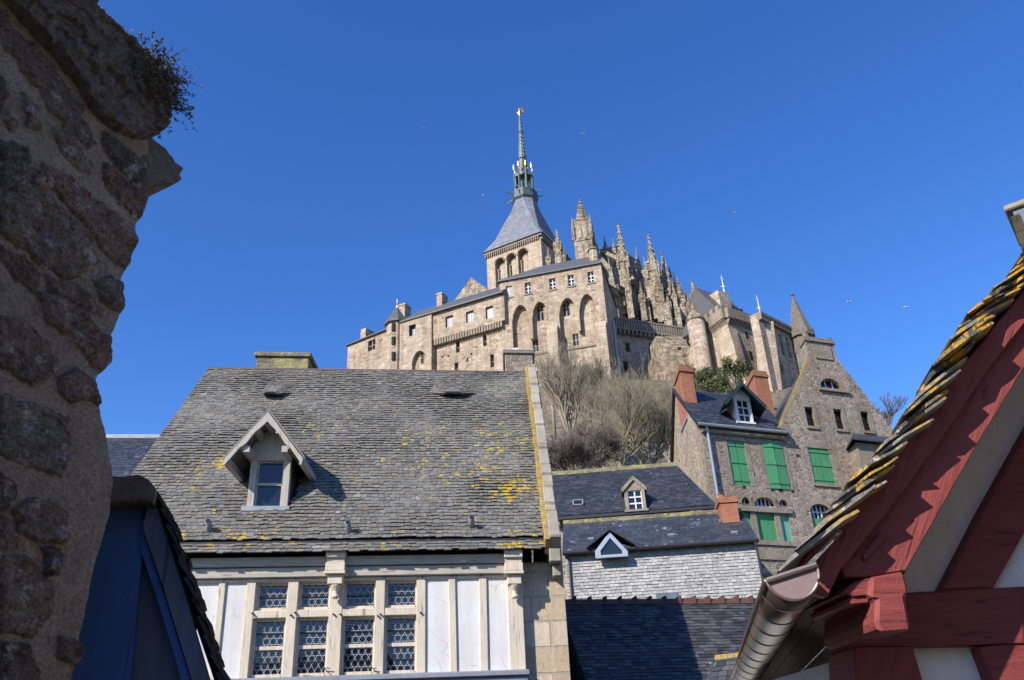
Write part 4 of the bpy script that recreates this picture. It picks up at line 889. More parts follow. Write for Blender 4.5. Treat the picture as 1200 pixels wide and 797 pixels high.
# ------------------------------------------------------------------ white half-timbered house
def white_house():
    f0 = line_frame((430, 434.3), (615, 436.6), 18)
    fr = Frame(430, 797, 14, math.degrees(f0.yaw))
    E = fr.at(430, 646, -.28); pl = roof_plane(E, 50); B = fr.on(639.5, 641, *pl[:2]); C = fr.on(616, 437, *pl[:2]); fr.k = (C.x - B.x) / (C.y - B.y); SHEAR[0] = fr.k
    rt = fr.root('timbered_house', 'white plastered half timbered house with big lichened slate roof and leaded windows', 'house')
    E = fr.at(430, 646, -.28); pl = roof_plane(E, 50); on = lambda x, y: fr.on(x, y, pl[0], pl[1])
    D = on(245, 432.5); C = on(616, 437); B = on(639.5, 641); A = Vector((D.x, B.y, B.z)); nrm = Vector(pl[1])
    k0 = on(430, 632.5); v = (k0.z - A.z) / (D.z - A.z)
    A1, B1 = lerp(A, D, v), lerp(B, C, v)
    xl, xr = D.x, fr.at(664, 730, .12).x; xcp = fr.at(612, 720).x
    # roof surfaces
    h1 = []
    d_ = None
    rmb = MB()
    s_ = fr.on(315, 598, pl[0], pl[1]); dx0, dx1 = fr.at(293, 570, s_.y).x, fr.at(338, 570, s_.y).x
    inside = lambda p: dx0 - .05 < p.x < dx1 + .05 and s_.z - .02 < p.z < s_.z + 1.2
    rows = 66; lp = lambda x, y: tuple((lambda q: (q.x + fr.k * q.y, q.y, q.z))(on(x, y)))
    M['roof_main'] = m_roof_patch('lichened_schist_roof', M['roof'], [(lp(602, 575), .75, 1.0), (lp(575, 568), .5, .75), (lp(590, 520), 1.4, .5), (lp(560, 545), 1.6, .42), (lp(500, 535), 1.8, .36), (lp(240, 560), 1.1, .42), (lp(265, 545), .6, .6), (lp(450, 645), .8, .5), (lp(250, 645), 1.2, .5), (lp(610, 640), .6, .8), (lp(360, 500), .5, .5), (lp(330, 640), .6, .45)])
    slates(rmb, A1 + nrm * .02, B1 + nrm * .02, C + nrm * .02, D + nrm * .02, rows, .098, .011, .016, .34, [inside], 0.0, .035)
    slates(rmb, A + Vector((0, -.06, -.05)), B + Vector((0, -.06, -.05)), lerp(B1, C, .012) - nrm * .05, lerp(A1, D, .012) - nrm * .05, 4, .13, .012, .018, .3)
    roof = rmb.build('roof', M['roof_main'], rt, False, 0, False)
    mb = MB(); yr = D.y; zr = D.z
    ya = E.y + .16
    prof = [(ya, E.z + .02), (ya + .02, E.z + .1), (yr, zr - .05), (2 * yr - ya, E.z - .05), (2 * yr - ya, E.z - .2), (yr, zr - .25)]
    mb.solid([(xl, y, z) for y, z in prof], (B.x - xl, 0, 0)); mb.build('roof_deck', M['black_slate'], roof)
    mb = MB()
    p = lerp(A1, D, .0); q = lerp(B1, C, .0); mb.bar(p + nrm * -.012 + Vector((0, -.012, -.02)), q + nrm * -.012 + Vector((0, -.012, -.02)), .03, .03)
    mb.build('gutter_lip', M['dkmetal'], roof)
    mb = MB(); n = 24
    for i in range(n):
        x = lerp(D.x, C.x, i / n); x2 = lerp(D.x, C.x, (i + .97) / n); mb.loft([[(xx, yr - .07, zr - .05), (xx, yr - .05, zr + .02), (xx, yr, zr + .04), (xx, yr + .05, zr + .02), (xx, yr + .07, zr - .05)] for xx in (x, x2)])
    mb.build('ridge_tile', M['terracotta'], roof)
    # eyebrow vents: slates swept up to both sides of a dark slot
    for (px, py, hw) in ((318, 468.5, 22), (531, 468, 30)):
        c = on(px, py); s2 = (on(px + hw, py) - on(px - hw, py)).length / 2; up = Vector((0, math.cos(R(50)), math.sin(R(50)))); ns = 16; lip = []; base = []; back = []
        for i in range(ns + 1):
            u = -1 + 2 * i / ns; k_ = max(0, abs(u) - .34) / .66; k_ = min(1, k_ * (2.2 if px < 400 and u < 0 else 1)); hgt = .21 if k_ == 0 else .15 * (1 - k_) + .008; rise = .36 * k_ ** .9
            q = c + Vector((u * s2, 0, 0)) + up * rise; lip.append(q + nrm * hgt - up * .06); base.append(q + nrm * .012); back.append(q + up * 1.0 + nrm * .0)
        mb = MB(); mb.loft([[p_ - nrm * .02 for p_ in lip], [p_ - nrm * .02 for p_ in back]], False, .5, False); mb.loft([[p_ - nrm * .018 for p_ in lip], lip], False, .1, False)
        for i0, i1 in ((0, 3), (3, 5), (5, 11), (11, 13), (13, 16)): slates(mb, lip[i0], lip[i1], back[i1], back[i0], 9, .1, .01, .012, .3)
        vt = mb.build('roof_vent', M['roof_main'], roof)
        m2 = MB(); m2.loft([[p_ + up * .06 for p_ in base], [p_ + up * .03 for p_ in lip]], False, None, False); m2.loft([base, [p_ + up * .06 for p_ in base]], False, None, False); m2.build('vent_opening', M['dark'], vt)
    # small vent pipes near the eaves
    for px, py in ((246, 624), (409, 625.5), (553, 619.5)):
        c = on(px, py); mb = MB(); mb.tube([c + nrm * .02, c + nrm * .06 + Vector((0, -.02, .06)), c + nrm * .1 + Vector((0, -.1, .08))], .05, 10); vp = mb.build('vent_pipe', M['lead'], roof, True)
        m2 = MB(); m2.tube([c + nrm * .098 + Vector((0, -.098, .08)), c + nrm * .102 + Vector((0, -.104, .08))], .038, 10); m2.build('vent_mouth', M['dark'], vp)
    # dormer
    dormer(fr, rt, pl, 315, 598, 47, 536, 482, 47.5, 538, .42, (M['pale_wood'], M['black_slate'], M['roof'], M['pale_wood'], 'cream_beam', 'glass'), (1, 2), False, True, .05)
    # body
    mb = MB(); mb.box(xl, xr - .01, .25, 2 * yr, 0, E.z - .1); mb.build('wall_core', M['quoin'], rt)
    mb = MB(); mb.solid([(xl - .01, .2, E.z - .2), (xl - .01, yr, zr - .12), (xl - .01, 2 * yr, E.z - .2), (xl - .01, 2 * yr, 0), (xl - .01, .2, 0)], (.3, 0, 0)); mb.build('gable_wall', M['quoin'], rt)
    zs = fr.at(430, 791).z
    # right parapet gable + pier
    xb = B.x + .0
    cpw = fr.at(657, 640, -.3).x - B.x
    mb = MB(); mb.solid([(xb + .04, .14, 0), (xb + .04, .14, E.z + .15), (xb + .04, yr, zr + .12), (xb + .04, 2 * yr, E.z + .1), (xb + .04, 2 * yr, 0)], (xr - xb - .04, 0, 0)); mb.box(xcp - .0, xb + .06, .16, .6, 0, E.z - .15); mb.build('gable_pier', M['quoin'], rt)
    def strip(xa, xc, o0, o1, m, name, n=9, sub=None):
        m_ = MB()
        for i in range(n):
            t0, t1 = i / n, (i + .985) / n; a = lerp(Vector((0, E.y, E.z + .0)), Vector((0, yr, zr)), t0); b = lerp(Vector((0, E.y, E.z + .0)), Vector((0, yr, zr)), t1)
            j = rnd(-.012, .012)
            m_.hexa([(xa + j, *(a + nrm * o0)[1:]), (xc + j, *(a + nrm * o0)[1:]), (xc + j, *(b + nrm * o0)[1:]), (xa + j, *(b + nrm * o0)[1:]), (xa + j, *(a + nrm * o1)[1:]), (xc + j, *(a + nrm * o1)[1:]), (xc + j, *(b + nrm * o1)[1:]), (xa + j, *(b + nrm * o1)[1:])])
        return m_.build(name, m, rt, False, .012)
    cp = strip(B.x + .06, B.x + cpw, -.1, .24, M['coping'], 'coping')
    strip(B.x - .02, B.x + .1, -.12, .2, M['lichen'], 'lichened_fillet', 22)
    mb = MB(); mb.box(B.x + .05, B.x + cpw, -.30, .14, E.z - .22, E.z + .02); mb.box(B.x + .1, B.x + cpw, -.12, .14, E.z - .42, E.z - .222); mb.build('kneeler', M['coping'], rt, False, .02)
    # timber front
    ztop = fr.at(430, 676).z; zp = fr.at(430, 680).z; zl = fr.at(430, 664.5).z
    xleft = xl; xrt = fr.at(614, 720).x
    mb = MB(); mb.box(xleft, fr.at(600, 660).x, -.12, .2, zl + .012, E.z - .03); mb.build('eave_beam', M['cream_beam'], rt, False, .012)
    mb = MB(); mb.box(xleft, fr.at(600, 660).x, -.07, .2, ztop, zl); mb.build('lintel_beam', M['cream_beam'], rt, False, .012)
    mb = MB(); mb.box(xleft, xrt - .1, -.01, .2, zp, ztop - .006); mb.build('top_plate', M['cream_wood'], rt, False, .01)
    posts = [(255.5, 740, 8.5), (291.5, 720, 11), (341.5, 720, 12.5), (393, 720, 16), (445, 720, 11.5), (493.5, 720, 11), (531, 720, 8.5), (566, 720, 9.5), (604.5, 720, 18.5), (214, 740, 9), (170, 740, 9)]
    wz = fr.at(430, 797).z - 2.2; edges = []
    for cx, py, wd in posts:
        a, b = fr.at(cx - wd / 2, py).x, fr.at(cx + wd / 2, py).x; edges.append((a, b)); mb = MB()
        j = rnd(-.02, .02) if wd < 10 else 0
        mb.hexa([(a, 0, zs), (b, 0, zs), (b, .2, zs), (a, .2, zs), (a + j, 0, zp - .003), (b + j, 0, zp - .003), (b + j, .2, zp - .003), (a + j, .2, zp - .003)]); mb.build('post', M['cream_wood'], rt, False, .01)
    es = sorted(edges)
    for (a, b), (c, d) in zip(es, es[1:]):
        if es.index((a, b)) not in (3, 4, 5, 6):
                mb = MB(); mb.box(b - .02, c + .02, .035, .2, zs, zp + .01); mb.build('plaster_panel', M['plaster'], rt)
    # casement windows
    ztr0, ztr1 = fr.at(393, 722.5).z, fr.at(393, 713.5).z
    for i in range(4):
        b, c = es[3 + i][1], es[4 + i][0]
        mb = MB(); mb.box(b - .005, c + .005, .01, .2, ztr0, ztr1); mb.build('transom', M['cream_wood'], rt, False, .008)
        for z0, z1, lowr in ((zs + .01, ztr0, True), (ztr1, zp, False)):
            mb = MB(); mb.box(b, c, .15, .17, z0, z1); wn = mb.build('casement_window', M['glass'], rt)
            mb = MB(); e = .035
            for q in ((b, b + e, z0, z1), (c - e, c, z0, z1)): mb.box(q[0], q[1], .10, .148, q[2], q[3])
            mb.box(b + e, c - e, .102, .147, z1 - e, z1); mb.box(b + e, c - e, .085, .147, z0, z0 + e * 1.5)
            if lowr: zmid = lerp(z0, z1, .50); mb.box(b + e, c - e, .105, .147, zmid - .025, zmid + .03)
            mb.build('window_frame', M['cream_wood'], wn)
            lattice(b + e, c - e, z0 + .05, z1 - .03, .135, .10, wn, .0075)
            mb = MB()
            for t in ((.25, .75) if lowr else (.5,)): mb.box(b, c, .118, .130, lerp(z0, z1, t) - .008, lerp(z0, z1, t) + .008)
            mb.each('saddle_bar', M['dkmetal'], wn)
    mb = MB(); mb.box(xleft, xrt + .05, -.12, .2, zs - .09, zs - .004); mb.box(xleft, xrt + .02, -.06, .2, zs - .4, zs - .094); mb.build('sill_beam', M['lead'], rt, False, .015)
    mb = MB(); mb.box(xleft, xrt, .04, .25, 0, zs - .4); mb.build('ground_floor_wall', M['quoin'], rt)
    # carved corbels
    for cx in (395.5, 602.5):
        x = fr.at(cx, 675).x; hwd = .155; zt_ = fr.at(cx, 648).z; zb_ = fr.at(cx, 703).z; H = zt_ - zb_; mb = MB()
        mb.box(x - hwd, x + hwd, -.25, .0, zt_ - H * .17, zt_); mb.box(x - hwd * .92, x + hwd * .92, -.20, .0, zt_ - H * .27, zt_ - H * .173); mb.box(x - hwd, x + hwd, -.23, 0, zt_ - H * .45, zt_ - H * .273)
        mb.box(x - hwd * 1.08, x + hwd * 1.08, -.25, 0, zt_ - H * .52, zt_ - H * .453); mb.box(x - hwd * .75, x + hwd * .75, -.19, 0, zt_ - H * .72, zt_ - H * .523)
        mb.lathe((x, -.10), [(.05, zb_), (.07, zb_ + H * .05), (.045, zb_ + H * .08), (.05, zb_ + H * .15), (.10, zb_ + H * .27)], 10); mb.build('corbel', M['cream_wood'], rt, False, .01)
    mb = MB()   # wooden pegs
    for cx, cy in ((264, 678), (298, 677), (346, 677.5), (450, 677), (495, 676), (531, 675), (564, 674), (296, 719), (341, 721), (346, 718), (391, 720), (399, 720), (446, 720), (443, 722), (493, 718)):
        p = fr.at(cx, cy, -.01); mb.bar(p + Vector((0, .03, 0)), p + Vector((0, -.035, 0)), .022, .022)
    mb.each('peg', M['dkmetal'], rt)
    mb = MB()   # iron stay bars
    for a, b in (((345, 783), (387, 783)), ((402, 783), (441, 783)), ((380, 784), (388, 791)), ((437, 784), (446, 791))):
        p, q = fr.at(*a, -.02), fr.at(*b, -.05); mb.bar(p, q, .012, .012)
    mb.each('stay_bar', M['dkmetal'], rt)
    # chimneys behind the ridge
    for (x0, x1, yt, yb, m, d) in ((300, 362, 413.5, 440, 'chimney_stone', .35), (592, 625, 410, 445, 'rubble', .45)):
        a, b = fr.at(x0, 425, yr + d), fr.at(x1, 425, yr + d); z = fr.at((x0 + x1) / 2, yt, yr + d).z; mb = MB()
        mb.box(a.x, b.x, yr + d, yr + d + 1.0, zr - 1.6, z - .12); ch = mb.build('chimney', M[m], rt, False, .02)
        mb = MB(); mb.box(a.x - .05, b.x + .05, yr + d - .05, yr + d + 1.05, z - .12, z); mb.build('chimney_cap', M['chimney_stone' if m != 'rubble' else 'coping'], ch, False, .02)
        if m == 'rubble': top = (lerp(a.x, b.x, .32), yr + d + .4, z)
    # white lump lying on the chimney cap
    m2 = MB(); x, y, z = top; rings = []
    for i in range(9):
        t = i / 8; u = -1 + 2 * t; r = .12 * math.sqrt(max(.02, 1 - u * u)) * (1 + .2 * math.sin(5 * u)); rings.append([(x + u * .27, y + r * 1.2 * math.cos(k * .785), z + .105 + .03 * u + r * .95 * math.sin(k * .785)) for k in range(8)])
    m2.loft(rings); o = m2.build('white_cover', M['white'], None, True); o.location = fr.glob((0, 0, 0)); o.rotation_euler = (0, 0, fr.yaw)
    tag(o, 'small rounded white cover lying on top of the rubble chimney', 'cover')
    print('white house roof pts', A, B, C, D, 'eave z', E.z)
    return fr
WH = white_house(); SHEAR[0] = 0.0

# ------------------------------------------------------------------ neighbour roof behind the white house, far left
def left_neighbour():
    fr = Frame(160, 512, 25, 8); rt = fr.root('slate_house', 'grey slate roof with white streaks peeping out behind the timbered house', 'house')
    z = fr.at(160, 512.5).z; x0, x1 = fr.at(40, 512).x, fr.at(225, 512).x
    mb = MB(); slates(mb, (x0, -4, z - 4), (x1, -4, z - 4), (x1, 0, z), (x0, 0, z), 34, .2, .008, .008); rf = mb.build('roof', M['streak_slate'], rt, False, 0, False)
    mb = MB(); mb.solid([(x0, -4, z - 4.04), (x0, 0, z - .04), (x0, 4, z - 4.04)], (x1 - x0, 0, 0)); mb.bar((x0, 0, z + .02), (x1, 0, z + .02), .12, .12); mb.build('ridge', M['lead'], rf)
    mb = MB(); mb.box(x0 + .1, x1 - .1, -3.8, 3.8, 0, z - 4.06); mb.build('wall', M['rubble'], rt)
left_neighbour()

# ------------------------------------------------------------------ slate cottage with stone dormer
def cottage():
    fr = line_frame((651, 556.5), (793, 545.5), 33)
    rt = fr.root('slate_cottage', 'low cottage with dark speckled slate roof, small stone dormer and skylight below the bare trees', 'house')
    Rg = fr.at(720, 551); pl = roof_plane(Rg, 46); on = lambda x, y: fr.on(x, y, pl[0], pl[1])
    A, B, C, D = on(652, 607), on(839, 590), on(793, 545.5), on(647, 557)
    A.x = D.x = min(A.x, D.x); ze = (A.z + B.z) / 2; A.z = B.z = ze; ye = pl[0][1] + (ze - pl[0][2]) / pl[2]; A.y = B.y = ye
    mb = MB(); slates(mb, A, B, C, D, 34, .2, .009, .01, .2); rf = mb.build('roof', M['black_slate'], rt, False, 0, False)
    mb = MB(); n = Vector(pl[1]); mb.solid([A - n * .03, B - n * .03, C - n * .03, D - n * .03], -n * .12)
    bk = [(D.x, D.y, D.z - .1), (C.x, C.y, C.z - .1), (C.x + 1.2, C.y + 4, C.z - 4), (D.x, D.y + 4, D.z - 4)]; mb.solid(bk, (0, 0, -.1)); mb.build('roof_deck', M['black_slate'], rf)
    mb = MB(); mb.bar(D + Vector((0, 0, .05)), C + Vector((0, 0, .05)), .16, .12); mb.build('ridge', M['chimney_stone'], rf)
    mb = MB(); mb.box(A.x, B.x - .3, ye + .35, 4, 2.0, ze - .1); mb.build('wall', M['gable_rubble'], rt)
    mb = MB(); mb.box(A.x, B.x, ye - .06, ye + .06, ze - .14, ze - .03); mb.build('gutter', M['dkmetal'], rt)
    mb = MB(); nn = 13
    for i in range(nn): x = lerp(A.x + .2, B.x - .3, i / (nn - 1)); mb.box(x - .07, x + .07, ye + .02, ye + .4, ze - .32, ze - .16)
    mb.each('rafter_end', M['dressed'], rt)
    dormer(fr, rt, pl, 744.5, 599, 24, 573, 559, 15, 573, .06, (M['dressed'], M['dressed'], M['chimney_stone'], M['dressed'], 'white_wood', 'glass'), (2, 3), False, False, .06)
    a = on(677.5, 591); u = Vector((0, math.cos(R(46)), math.sin(R(46)))); mb = MB(); w_, h_ = .2, .2
    sk = MB()
    for x0, x1, u0, u1 in ((-w_, w_, -h_, -h_ + .05), (-w_, w_, h_ - .05, h_), (-w_, -w_ + .05, -h_, h_), (w_ - .05, w_, -h_, h_)):
        sk.solid([a + Vector((x0, 0, 0)) + u * u0, a + Vector((x1, 0, 0)) + u * u0, a + Vector((x1, 0, 0)) + u * u1, a + Vector((x0, 0, 0)) + u * u1], n * .1)
    s = sk.build('skylight', M['lead'], rf); mb.solid([a + Vector((-w_ + .05, 0, 0)) + u * (-h_ + .05), a + Vector((w_ - .05, 0, 0)) + u * (-h_ + .05), a + Vector((w_ - .05, 0, 0)) + u * (h_ - .05), a + Vector((-w_ + .05, 0, 0)) + u * (h_ - .05)], n * .05); mb.build('skylight_pane', M['glass'], s)
cottage()

# ------------------------------------------------------------------ slate-hung house with triangular window
def hung_house():
    fr = line_frame((660, 648), (888, 632.5), 28)
    rt = fr.root('slate_hung_house', 'house clad in pale hung slates with blue framed triangular window under dark streaked roof', 'house')
    zt = fr.at(774, 640).z; x0, x1 = fr.at(664, 680).x, fr.at(890.5, 660).x; zb = fr.at(774, 730).z
    mb = MB(); slates(mb, (x0, 0, zb), (x1, 0, zb), (x1, 0, zt), (x0, 0, zt), 24, .16, .014, .024, .08); mb.build('hung_slates', M['white_slate'], rt, False, 0, False)
    mb = MB(); mb.box(x0 + .02, x1 - .02, .03, 4, 2, zt - .02); mb.build('wall', M['black_slate'], rt)
    pl = roof_plane(fr.at(774, 640, -.22) + Vector((0, 0, .02)), 38); on = lambda x, y: fr.on(x, y, pl[0], pl[1]); n = Vector(pl[1])
    A, B, C, D = on(659, 648.5), on(889.5, 633), on(872, 597), on(662, 615.5)
    zr = (C.z + D.z) / 2; yr = pl[0][1] + (zr - pl[0][2]) / pl[2]; C.z = D.z = zr; C.y = D.y = yr; A.z = B.z = pl[0][2]; A.y = B.y = pl[0][1]; C.x = B.x - .05; D.x = A.x + .05
    mb = MB(); slates(mb, A, B, C, D, 14, .3, .006, .005, .05); rf = mb.build('roof', M['streak_slate'], rt, False, 0, False)
    mb = MB(); mb.solid([A - n * .03, B - n * .03, C - n * .03, D - n * .03], -n * .1); mb.solid([D - n * .03, C - n * .03, C + Vector((0, 3, -2.3)), D + Vector((0, 3, -2.3))], (0, 0, -.1)); mb.build('roof_deck', M['dkmetal'], rf)
    mb = MB(); mb.bar(D + Vector((0, 0, .03)), C + Vector((0, 0, .03)), .14, .1); mb.build('ridge', M['chimney_stone'], rf)
    mb = MB(); mb.tube([A + Vector((0, -.05, -.05)), B + Vector((0, -.05, -.05))], .055, 8); mb.build('gutter', M['dkmetal'], rt)
    mb = MB(); mb.tube([B + Vector((-.12, -.05, -.06)), B + Vector((-.1, .0, -.4)), (B.x - .05, -.06, zb)], .04, 8); mb.tube([A + Vector((.12, -.05, -.06)), (A.x + .2, -.06, zt - .3), (A.x + .2, -.06, zb)], .04, 8); mb.each('drainpipe', M['dkmetal'], rt)
    # triangular dormer window
    a, b, c = fr.at(698, 655, -.36), fr.at(736, 651, -.36), fr.at(712.5, 623.5, -.36); a.z = b.z = (a.z + b.z) / 2
    L, T, Q = (a.x, a.z), (c.x, c.z), (b.x, b.z); h = c.z - a.z
    P = [(a.x, a.z), (b.x, b.z), (b.x - .0, b.z + .16), (lerp(a.x, b.x, .5), c.z), (a.x, a.z + .22)]
    ctr = Vector((sum(q[0] for q in P) / 5, 0, sum(q[1] for q in P) / 5)); sh = lambda k: [(ctr.x + (x - ctr.x) * k, ctr.z + (z - ctr.z) * k) for x, z in P]
    mb = MB(); mb.wall(P, [sh(.66)], -.38, .12, .1); wn = mb.build('triangular_window', M['zinc'], rt)
    mb = MB(); mb.prism(sh(.7), -.32, .03); mb.build('window_pane', M['glass'], wn)
    mb = MB(); yb = lambda z: pl[0][1] + (z - pl[0][2]) / pl[2]; xm = lerp(a.x, b.x, .5)
    for xe, ze in ((a.x - .25, A.z + .03), (b.x + .25, A.z + .03)):
        mb.solid([(xm, -.46, c.z + .04), (xe, -.46, ze), (xe, yb(ze) + .05, ze), (xm, yb(c.z + .04), c.z + .04)], (0, 0, .06))
    mb.build('window_hood', M['dkmetal'], wn)
    for px, py in ((692.5, 633.5), (787, 629), (861, 626)):
        p = on(px, py); mb = MB(); u = Vector((0, math.cos(R(38)), math.sin(R(38)))); mb.solid([p + Vector((-.1, 0, 0)), p + Vector((.1, 0, 0)), p + Vector((.1, 0, 0)) + u * .12, p + Vector((-.1, 0, 0)) + u * .12], n * .06); mb.build('roof_hook', M['lead'], rf)
    q = fr.rect(782, 699.5, 26, 8); mb = MB(); mb.box(q[0], q[1], -.045, -.01, q[2] - .1, q[3]); mb.build('low_window', M['greyblue'], rt)
    # brick chimney near the right end
    p0, p1 = fr.at(846, 608, .9), fr.at(868.5, 608, .9); zt2 = fr.at(856, 582, .9).z; mb = MB(); mb.box(p0.x, p1.x - .05, .9, 1.8, zt - .1, zt2 - .2); ch = mb.build('chimney', M['brick'], rt)
    mb = MB(); mb.box(p0.x - .05, p1.x, .85, 1.85, zt2 - .2, zt2 - .09); mb.box(p0.x - .02, p1.x - .03, .88, 1.82, zt2 - .087, zt2); mb.lathe((p0.x + .12, 1.1), [(.12, zt2), (.1, zt2 + .12), (.13, zt2 + .16)], 10); mb.build('chimney_cap', M['brick_cap'], ch)
hung_house()

# ------------------------------------------------------------------ low house in the white house's shadow
def low_house():
    fr = line_frame((667, 706), (880, 704.5), 18.2)
    rt = fr.root('low_house', 'low dark slate roof with red ridge tiles, half in the timbered house\'s shadow', 'house')
    z = fr.at(774, 705).z; x0, x1 = fr.at(655, 706).x, fr.at(945, 706).x; pt = 48; dz = 4.2; dy = dz / math.tan(R(pt))
    mb = MB(); slates(mb, (x0, -dy, z - dz), (x1, -dy, z - dz), (x1, 0, z), (x0, 0, z), 62, .15, .01, .012, .2); rf = mb.build('roof', M['lowroof'], rt, False, 0, False)
    mb = MB(); mb.solid([(x0, -dy, z - dz - .05), (x0, 0, z - .05), (x0, dy, z - dz)], (x1 - x0, 0, 0)); mb.build('roof_deck', M['black_slate'], rf)
    mb = MB(); n = 17
    for i in range(n):
        a, b = lerp(x0, x1, i / n), lerp(x0, x1, (i + .97) / n); mb.loft([[(xx, -.11, z - .07), (xx, -.07, z + .03), (xx, 0, z + .06), (xx, .07, z + .03), (xx, .11, z - .07)] for xx in (a, b)]); mb.box(a - .015, a + .02, -.115, .12, z - .06, z + .1)
    mb.build('ridge_tile', M['terracotta'], rf)
    mb = MB(); mb.box(x0 + .1, x1 - .1, -dy + .1, dy - .1, 0, z - dz - .06); mb.build('wall', M['rubble'], rt)
    g = Frame(838, 771, 15.2, -28); r2 = g.root('slate_shed', 'small lichen spotted slate roof with orange ridge tiles beside the dark low roof', 'shed')
    a = g.at(838, 771); xr = g.at(905, 740).x; z = a.z
    mb = MB(); slates(mb, (a.x - .05, -2.2, z - 2.2), (xr, -2.2, z - 2.2), (xr, 0, z), (a.x, 0, z), 26, .15, .01, .012, .2); rf = mb.build('roof', M['lowroof'], r2, False, 0, False)
    mb = MB(); mb.solid([(a.x - .1, -2.2, z - 2.24), (a.x - .1, 0, z - .04), (a.x - .1, 2.2, z - 2.24)], (xr - a.x, 0, 0)); mb.build('roof_deck', M['black_slate'], rf)
    mb = MB(); n = 9
    for i in range(n):
        p, q = lerp(a.x, xr, i / n), lerp(a.x, xr, (i + .95) / n); mb.loft([[(xx, -.06, z - .04), (xx, 0, z + .045), (xx, .06, z - .04)] for xx in (p, q)])
    mb.build('ridge_tile', M['lichen'], rf)
    mb = MB(); mb.box(a.x + .05, xr, -2, 2, 0, z - 2.26); mb.build('wall', M['rubble'], r2)
low_house()

